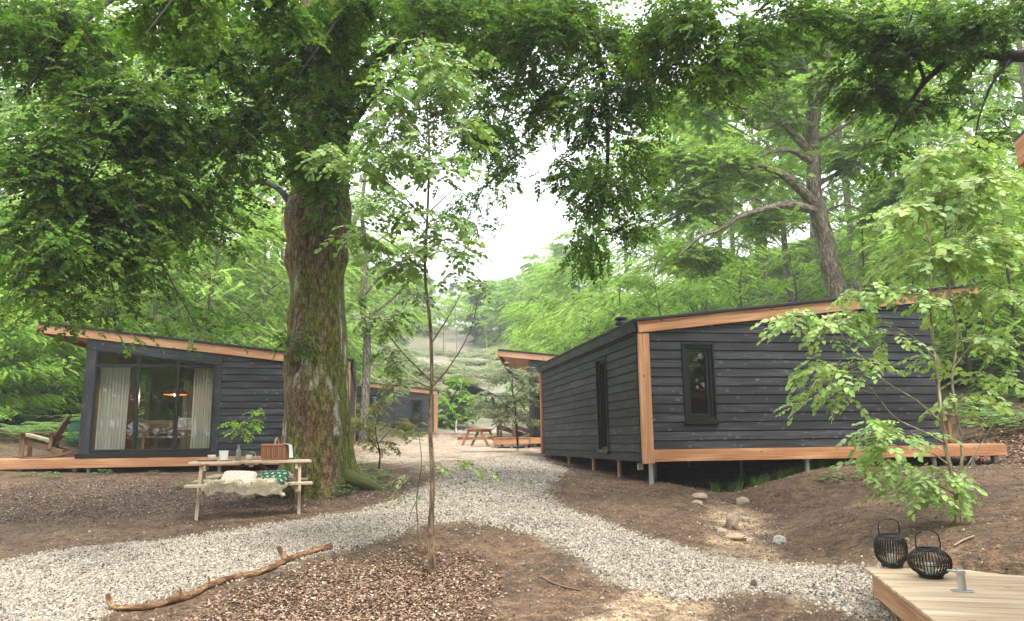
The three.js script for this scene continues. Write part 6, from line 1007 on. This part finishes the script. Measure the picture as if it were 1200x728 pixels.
{ // crooked tree in the haze behind the left cabin
  const D = 31, b = at(427, 420, D); b.y = height(b.x, b.z) - 0.1;
  leafyTree('crooked_tree', 'crooked thin-limbed tree in the haze right of the mossy trunk', 'tree', { seed: 47, bark: BARK.grey, twig: BARK.grey, spray: SPRAY.oak, leaf: LEAF.pale, density: 2, stems: [{ pts: [b, at(430, 400, D), at(425, 350, D), at(430, 300, D), at(424, 250, D), at(430, 190, D)], r0: 0.2, r1: 0.06, n: 24 }, stemPx([[427, 345, D], [450, 320, D], [475, 305, D], [500, 298, D]], 0.08, 0.02), stemPx([[428, 375, D], [460, 350, D], [490, 320, D], [505, 310, D]], 0.07, 0.02), stemPx([[426, 310, D], [440, 285, D], [462, 270, D]], 0.06, 0.02), stemPx([[427, 320, D], [412, 295, D], [400, 270, D]], 0.06, 0.02)], masses: [[440, 240, 40, 26, 50], [480, 285, 30, 14, 26], [410, 270, 24, 20, 30], [470, 325, 34, 12, 20], [440, 195, 40, 26, 40], [500, 300, 20, 10, 10], [420, 350, 24, 18, 20], [450, 385, 30, 14, 24]].map(([x, y, rx, ry, n]) => mass(x, y, D, rx, ry, 1, n, { gate: -0.2, per: 5, s: 1, jit: 1.2 })) });
}
// undergrowth: fern and weed plants, each its own
const fernGeo = (() => { const P = [], C = [], r = rng(3); for (let f = 0; f < 13; f++) { const a = f * 2.4 + r(), L = 0.55 + 0.3 * r(), up = 0.9 + 0.5 * r(); let prev = V(0, 0, 0); for (let i = 1; i <= 9; i++) { const t = i / 9, p = V(Math.cos(a) * L * t * 0.9, up * L * (t - 0.75 * t * t), Math.sin(a) * L * t * 0.9), d = p.clone().sub(prev).normalize(), sd = V(-Math.sin(a), 0, Math.cos(a)), w = 0.16 * Math.sin(Math.PI * (0.12 + 0.85 * t)) * L * 2; for (const s of [-1, 1]) leafTris(P, C, p, sd.clone().multiplyScalar(s).addScaledVector(d, 0.45).normalize(), UPV, w, 0.055, 0.02, false, [1, 1, 1]); prev = p; } } const g = rawGeo(P, null, null, C); g.computeVertexNormals(); return g; })();
const weedGeo = (() => { const P = [], C = [], r = rng(5); for (let i = 0; i < 46; i++) { const a = r() * 6.28, q = 0.05 + 0.22 * r(), h = 0.05 + 0.2 * r() * (1 - q * 2); leafTris(P, C, V(Math.cos(a) * q, h, Math.sin(a) * q), V(Math.cos(a + r()), 0.3 * (r() - 0.3), Math.sin(a + r())).normalize(), V((r() - 0.5), 1, (r() - 0.5)).normalize(), 0.08 + 0.06 * r(), 0.06, 0.05, true, [1, 1, 1]); } const g = rawGeo(P, null, null, C); g.computeVertexNormals(); return g; })();
{
  const fm = leafMat([0.26, 0.42, 0.12]), wm = leafMat([0.16, 0.32, 0.06]), r = rng(66);
  let fern = null, weed = null;
  const put2 = (kind, x, z, s, label, group) => { const p = V(x, height(x, z) - 0.02, z); let o; if (kind === 'fern') { if (!fern) { o = fern = single('fern', fernGeo, fm, label, 'fern', p, r() * 6, group); } else o = dup(fern, label, p, r() * 6); } else { if (!weed) { o = weed = single('weed', weedGeo, wm, label, 'weed', p, r() * 6, group); } else o = dup(weed, label, p, r() * 6); } o.scale.setScalar(s); };
  for (let i = 0; i < 44; i++) { const px = -40 + r() * 135, d = 19 + r() * 8, q = at(px, 480, d); put2('fern', q.x, -d, 0.9 + r() * 0.7, 'fern on the bank behind the rocking chair deck', 'ferns on the bank'); }
  for (const [px, py, s] of [[422, 568, 1.0], [412, 574, 0.8], [434, 562, 1.1], [440, 572, 0.7], [405, 578, 0.7], [428, 552, 0.9], [418, 545, 0.9], [398, 580, 0.6], [446, 560, 0.6]]) { const p = onGround(px, py); put2('weed', p.x, p.z, s, 'leafy green weed by the root of the mossy beech', 'weeds round the beech root'); }
  for (const [px, py, s] of [[60, 560, 0.7], [215, 572, 0.7], [120, 556, 0.6], [35, 558, 0.6], [180, 556, 0.5]]) { const p = onGround(px, py); put2('weed', p.x, p.z, s, 'small weed on the litter in front of the glazed cabin', 'weeds before the glazed cabin'); }
  for (let i = 0; i < 16; i++) { const px = 1130 + r() * 110, d = 15 + r() * 9, q = at(px, 480, d); put2('weed', q.x, -d, 1.2 + r() * 1.4, 'low green plant on the bank past the deck end', 'plants on the right bank'); }
  for (const [px, py, s] of [[975, 562, 0.8], [1010, 560, 0.6], [1040, 565, 0.7]]) { const p = onGround(px, py); put2('weed', p.x, p.z, s, 'weed at the soil edge below the stilted cabin', 'weeds below the stilted cabin'); }
  // grass along the edge under the stilted cabin
  const bl = (() => { const P = []; const q = rng(8); for (let i = 0; i < 12; i++) { const a = q() * 6.28, l = 0.08 + 0.1 * q(), x = (q() - 0.5) * 0.06, z = (q() - 0.5) * 0.06, w = 0.004; P.push(x - w, 0, z, x + w, 0, z, x + Math.cos(a) * l * 0.5, l, z + Math.sin(a) * l * 0.5); } const g = rawGeo(P); g.computeVertexNormals(); return g; })(), gl = [];
  for (let i = 0; i < 260; i++) { const u = 1.3 + r() * 4, v = -0.15 - r() * r() * 0.8, p = loc(cabR, u, 0, v); if (u < 2.0 && r() < 0.6) continue; gl.push([p.x, height(p.x, p.z), p.z, 0, r() * 6, 0, 0.7 + r() * 0.8, [0.7 + 0.5 * r(), 1, 0.8]]); }
  scatter('grass', bl, std({ color: tint(0.16, 0.28, 0.06), roughness: 0.9, side: THREE.DoubleSide }), gl, 'thin green grass along the soil under the stilted cabin');
  // heather and grass clumps on the hill in the gap
  const hl = []; for (let i = 0; i < 3800; i++) { const px = 420 + r() * 250, d = 44 + r() * 58, q = at(px, 440, d); if (fbm(q.x * 0.12, d * 0.12, 33) < -0.02) continue; const v = 0.6 + 0.8 * r(); hl.push([q.x, height(q.x, -d) - 0.1, -d, 0, r() * 6, 0, 0.8 + r() * 1.1, r() < 0.3 ? [1.3 * v, 1.0 * v, 1.2 * v] : [v, v, v], 0.8]); }
  const ul = []; for (let i = 0; i < 26000 && ul.length < 12000; i++) { const px = -150 + r() * 1500, d = 23 + 75 * r() ** 1.3, q = at(px, 440, d); if (px > 410 && px < 660) continue; if (d < 32 && px > 60 && px < 420) continue; if (d < 27 && px > 560 && px < 1120) continue; const v = 0.55 + 0.8 * r(); ul.push([q.x, height(q.x, -d) - 0.15, -d, 0, r() * 6, 0, 2.2 + 3 * r(), [v * (0.9 + 0.3 * r()), v, v], 0.9]); }
  scatter('undergrowth', weedGeo, leafMat([0.2, 0.34, 0.07]), ul, 'low leafy undergrowth covering the wooded slopes');
  scatter('heath', weedGeo, leafMat([0.32, 0.39, 0.18]), hl.map(q => { q[6] *= 1.9; return q; }), 'low heath and grass covering the open hill');
}
{ // dark shed roof half sunk behind the hill bushes
  const p = at(560, 468, 48); p.y = height(p.x, p.z); const g = thing('shed', 'small dark-roofed shed on the hill beyond the yard', 'shed', p, 0.5); part('wall', box(3.2, 1.3, 2, 0, 0.4, 0), MAT.black[0], g); part('roof', box(4, 0.1, 2.6, 0, 1.25, 0, 0, 0, -0.35), MAT.roofing, g);
}
renderer.render(scene, camera);
